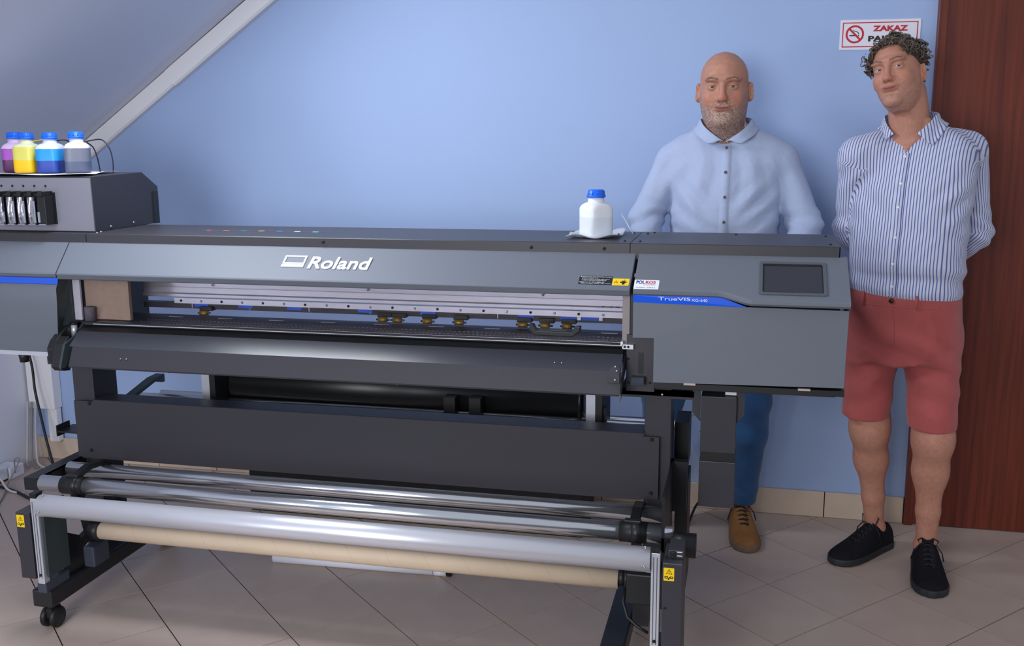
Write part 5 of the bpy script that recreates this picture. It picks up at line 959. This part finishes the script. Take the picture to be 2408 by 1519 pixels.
def torso_pt(F, q, z, off=0.0):
    ysr = np.linspace(-.24, .0, 400); d = F(TO2[0] + q * c2 - ysr * s2, TO2[1] + q * s2 + ysr * c2, np.full(400, z)); yy = ysr[int(np.argmax(d < 0))] - off; return Vector((TO2[0] + q * c2 - yy * s2, TO2[1] + q * s2 + yy * c2, z))
nf = Vector((-math.sin(YW), -math.cos(YW), 0)); b = MB(); b.lathe([(.0085, 0), (.0085, .003), (.006, .005), (0, .004)], torso_pt(H2, -.004, .985, 0), nf, 16); b.build('waist_button', mat('dark_horn_button', (44, 30, 28), .3), so2)
for q in (-.10, .075): b = MB(); b.tube([torso_pt(H2, q, 1.008, .003), torso_pt(H2, q, .985, .005), torso_pt(H2, q, .962, .003)], .0045, 8); b.build('belt_loop', M_SHO, so2)
b = MB(); b.tube([torso_pt(H2, q, .965, .0) for q in np.linspace(-.14, .14, 30)], .0012, 6); b.build('waist_seam', M_SHO, so2)
b = MB(); b.tube([torso_pt(H2, .115 + .028 * t, .962 - .11 * t, .0002) for t in np.linspace(0, 1, 14)], .0016, 6); b.build('pocket_edge', M_SHO, so2)
b = MB(); b.tube([torso_pt(H2, -.004 + .012 * math.sin(2.2 * t) , .96 - .13 * t, .0002) for t in np.linspace(0, 1, 14)], .0014, 6); b.build('fly_seam', M_SHO, so2)
M_BSH = mat('black_suede', (26, 25, 30), .85, spec=.15, bump=(400, .5, .001)); M_BSO = mat('black_rubber_sole', (36, 40, 44), .6)
shoe(P2, (.548, 3.785), (.338, 3.552), M_BSH, M_BSO, M_LACE, 1.05, 1.0, 1); shoe(P2, (.655, 3.655), (.640, 3.350), M_BSH, M_BSO, M_LACE, 1.08, 1.0, 0)
# hair
def hair_f(x, y, z):
    a, b, c = tl2(x, y, z); X = np.abs(a); base = hf2(x, y, z); n_ = .0035 * (np.sin(310 * a + 2 * np.sin(170 * c)) * np.sin(300 * b + 1.5 * np.sin(140 * a)) + np.sin(280 * c + 180 * a)); top = np.clip((c - .14) / .08, 0, 1)
    d = base - (.006 + .010 * top) + n_; line = c - (.205 - .035 * np.clip((X - .035) / .035, 0, 1) - np.clip(.075 - b, 0, 1) * 1.28); low = c - np.interp(b, [-.12, -.062, -.040, 0, .05], [.045, .055, .130, .140, .165]); return np.maximum(d, np.maximum(-line * .7, -low * .8))
hair_f.bb = (np.array(hc2) - (.14, .16, .16), np.array(hc2) + (.14, .16, .18)); V, Q = SDF().add(hair_f, .001).mesh(axis(hc2[0] - .13, hc2[0] + .13, .0032), axis(hc2[1] - .15, hc2[1] + .15, .0032), axis(hc2[2] - .14, hc2[2] + .17, .0032))
M_HAIR = mat('dark_curly_hair', (62, 52, 46), .55, spec=.5, vary=(60, .35)); hr = put('hair', V, Q, M_HAIR, P2, label='dark greying curly hair')
rng = random.Random(5); b = MB(); lx, ly, lz = tl2(*V.T); out_ = list(np.nonzero(hf2(*V.T) > .006)[0])
for _ in range(420):
    i = rng.choice(out_); p = Vector(V[i]); nv = (p - Vector(hc2)).normalized(); t1 = nv.orthogonal().normalized(); t1 = Matrix.Rotation(rng.uniform(0, 6.28), 3, nv) @ t1; t2 = nv.cross(t1); r = rng.uniform(.006, .012); c = p + nv * rng.uniform(-.005, .001); tw = rng.uniform(-.5, .5); n_ = 12; pts = []
    for k in range(n_ + 1): a = k / n_ * rng.uniform(4.6, 6.0); pts.append(c + (t1 * math.cos(a) + (nv * .75 + t2 * tw) * math.sin(a)) * r + t2 * (k / n_ - .5) * .010)
    b.tube(pts, [.0016] * n_ + [.0006], 5)
b.build('curls', mat('greying_curl', (104, 90, 80), .5, spec=.5, vary=(120, .4)), hr)
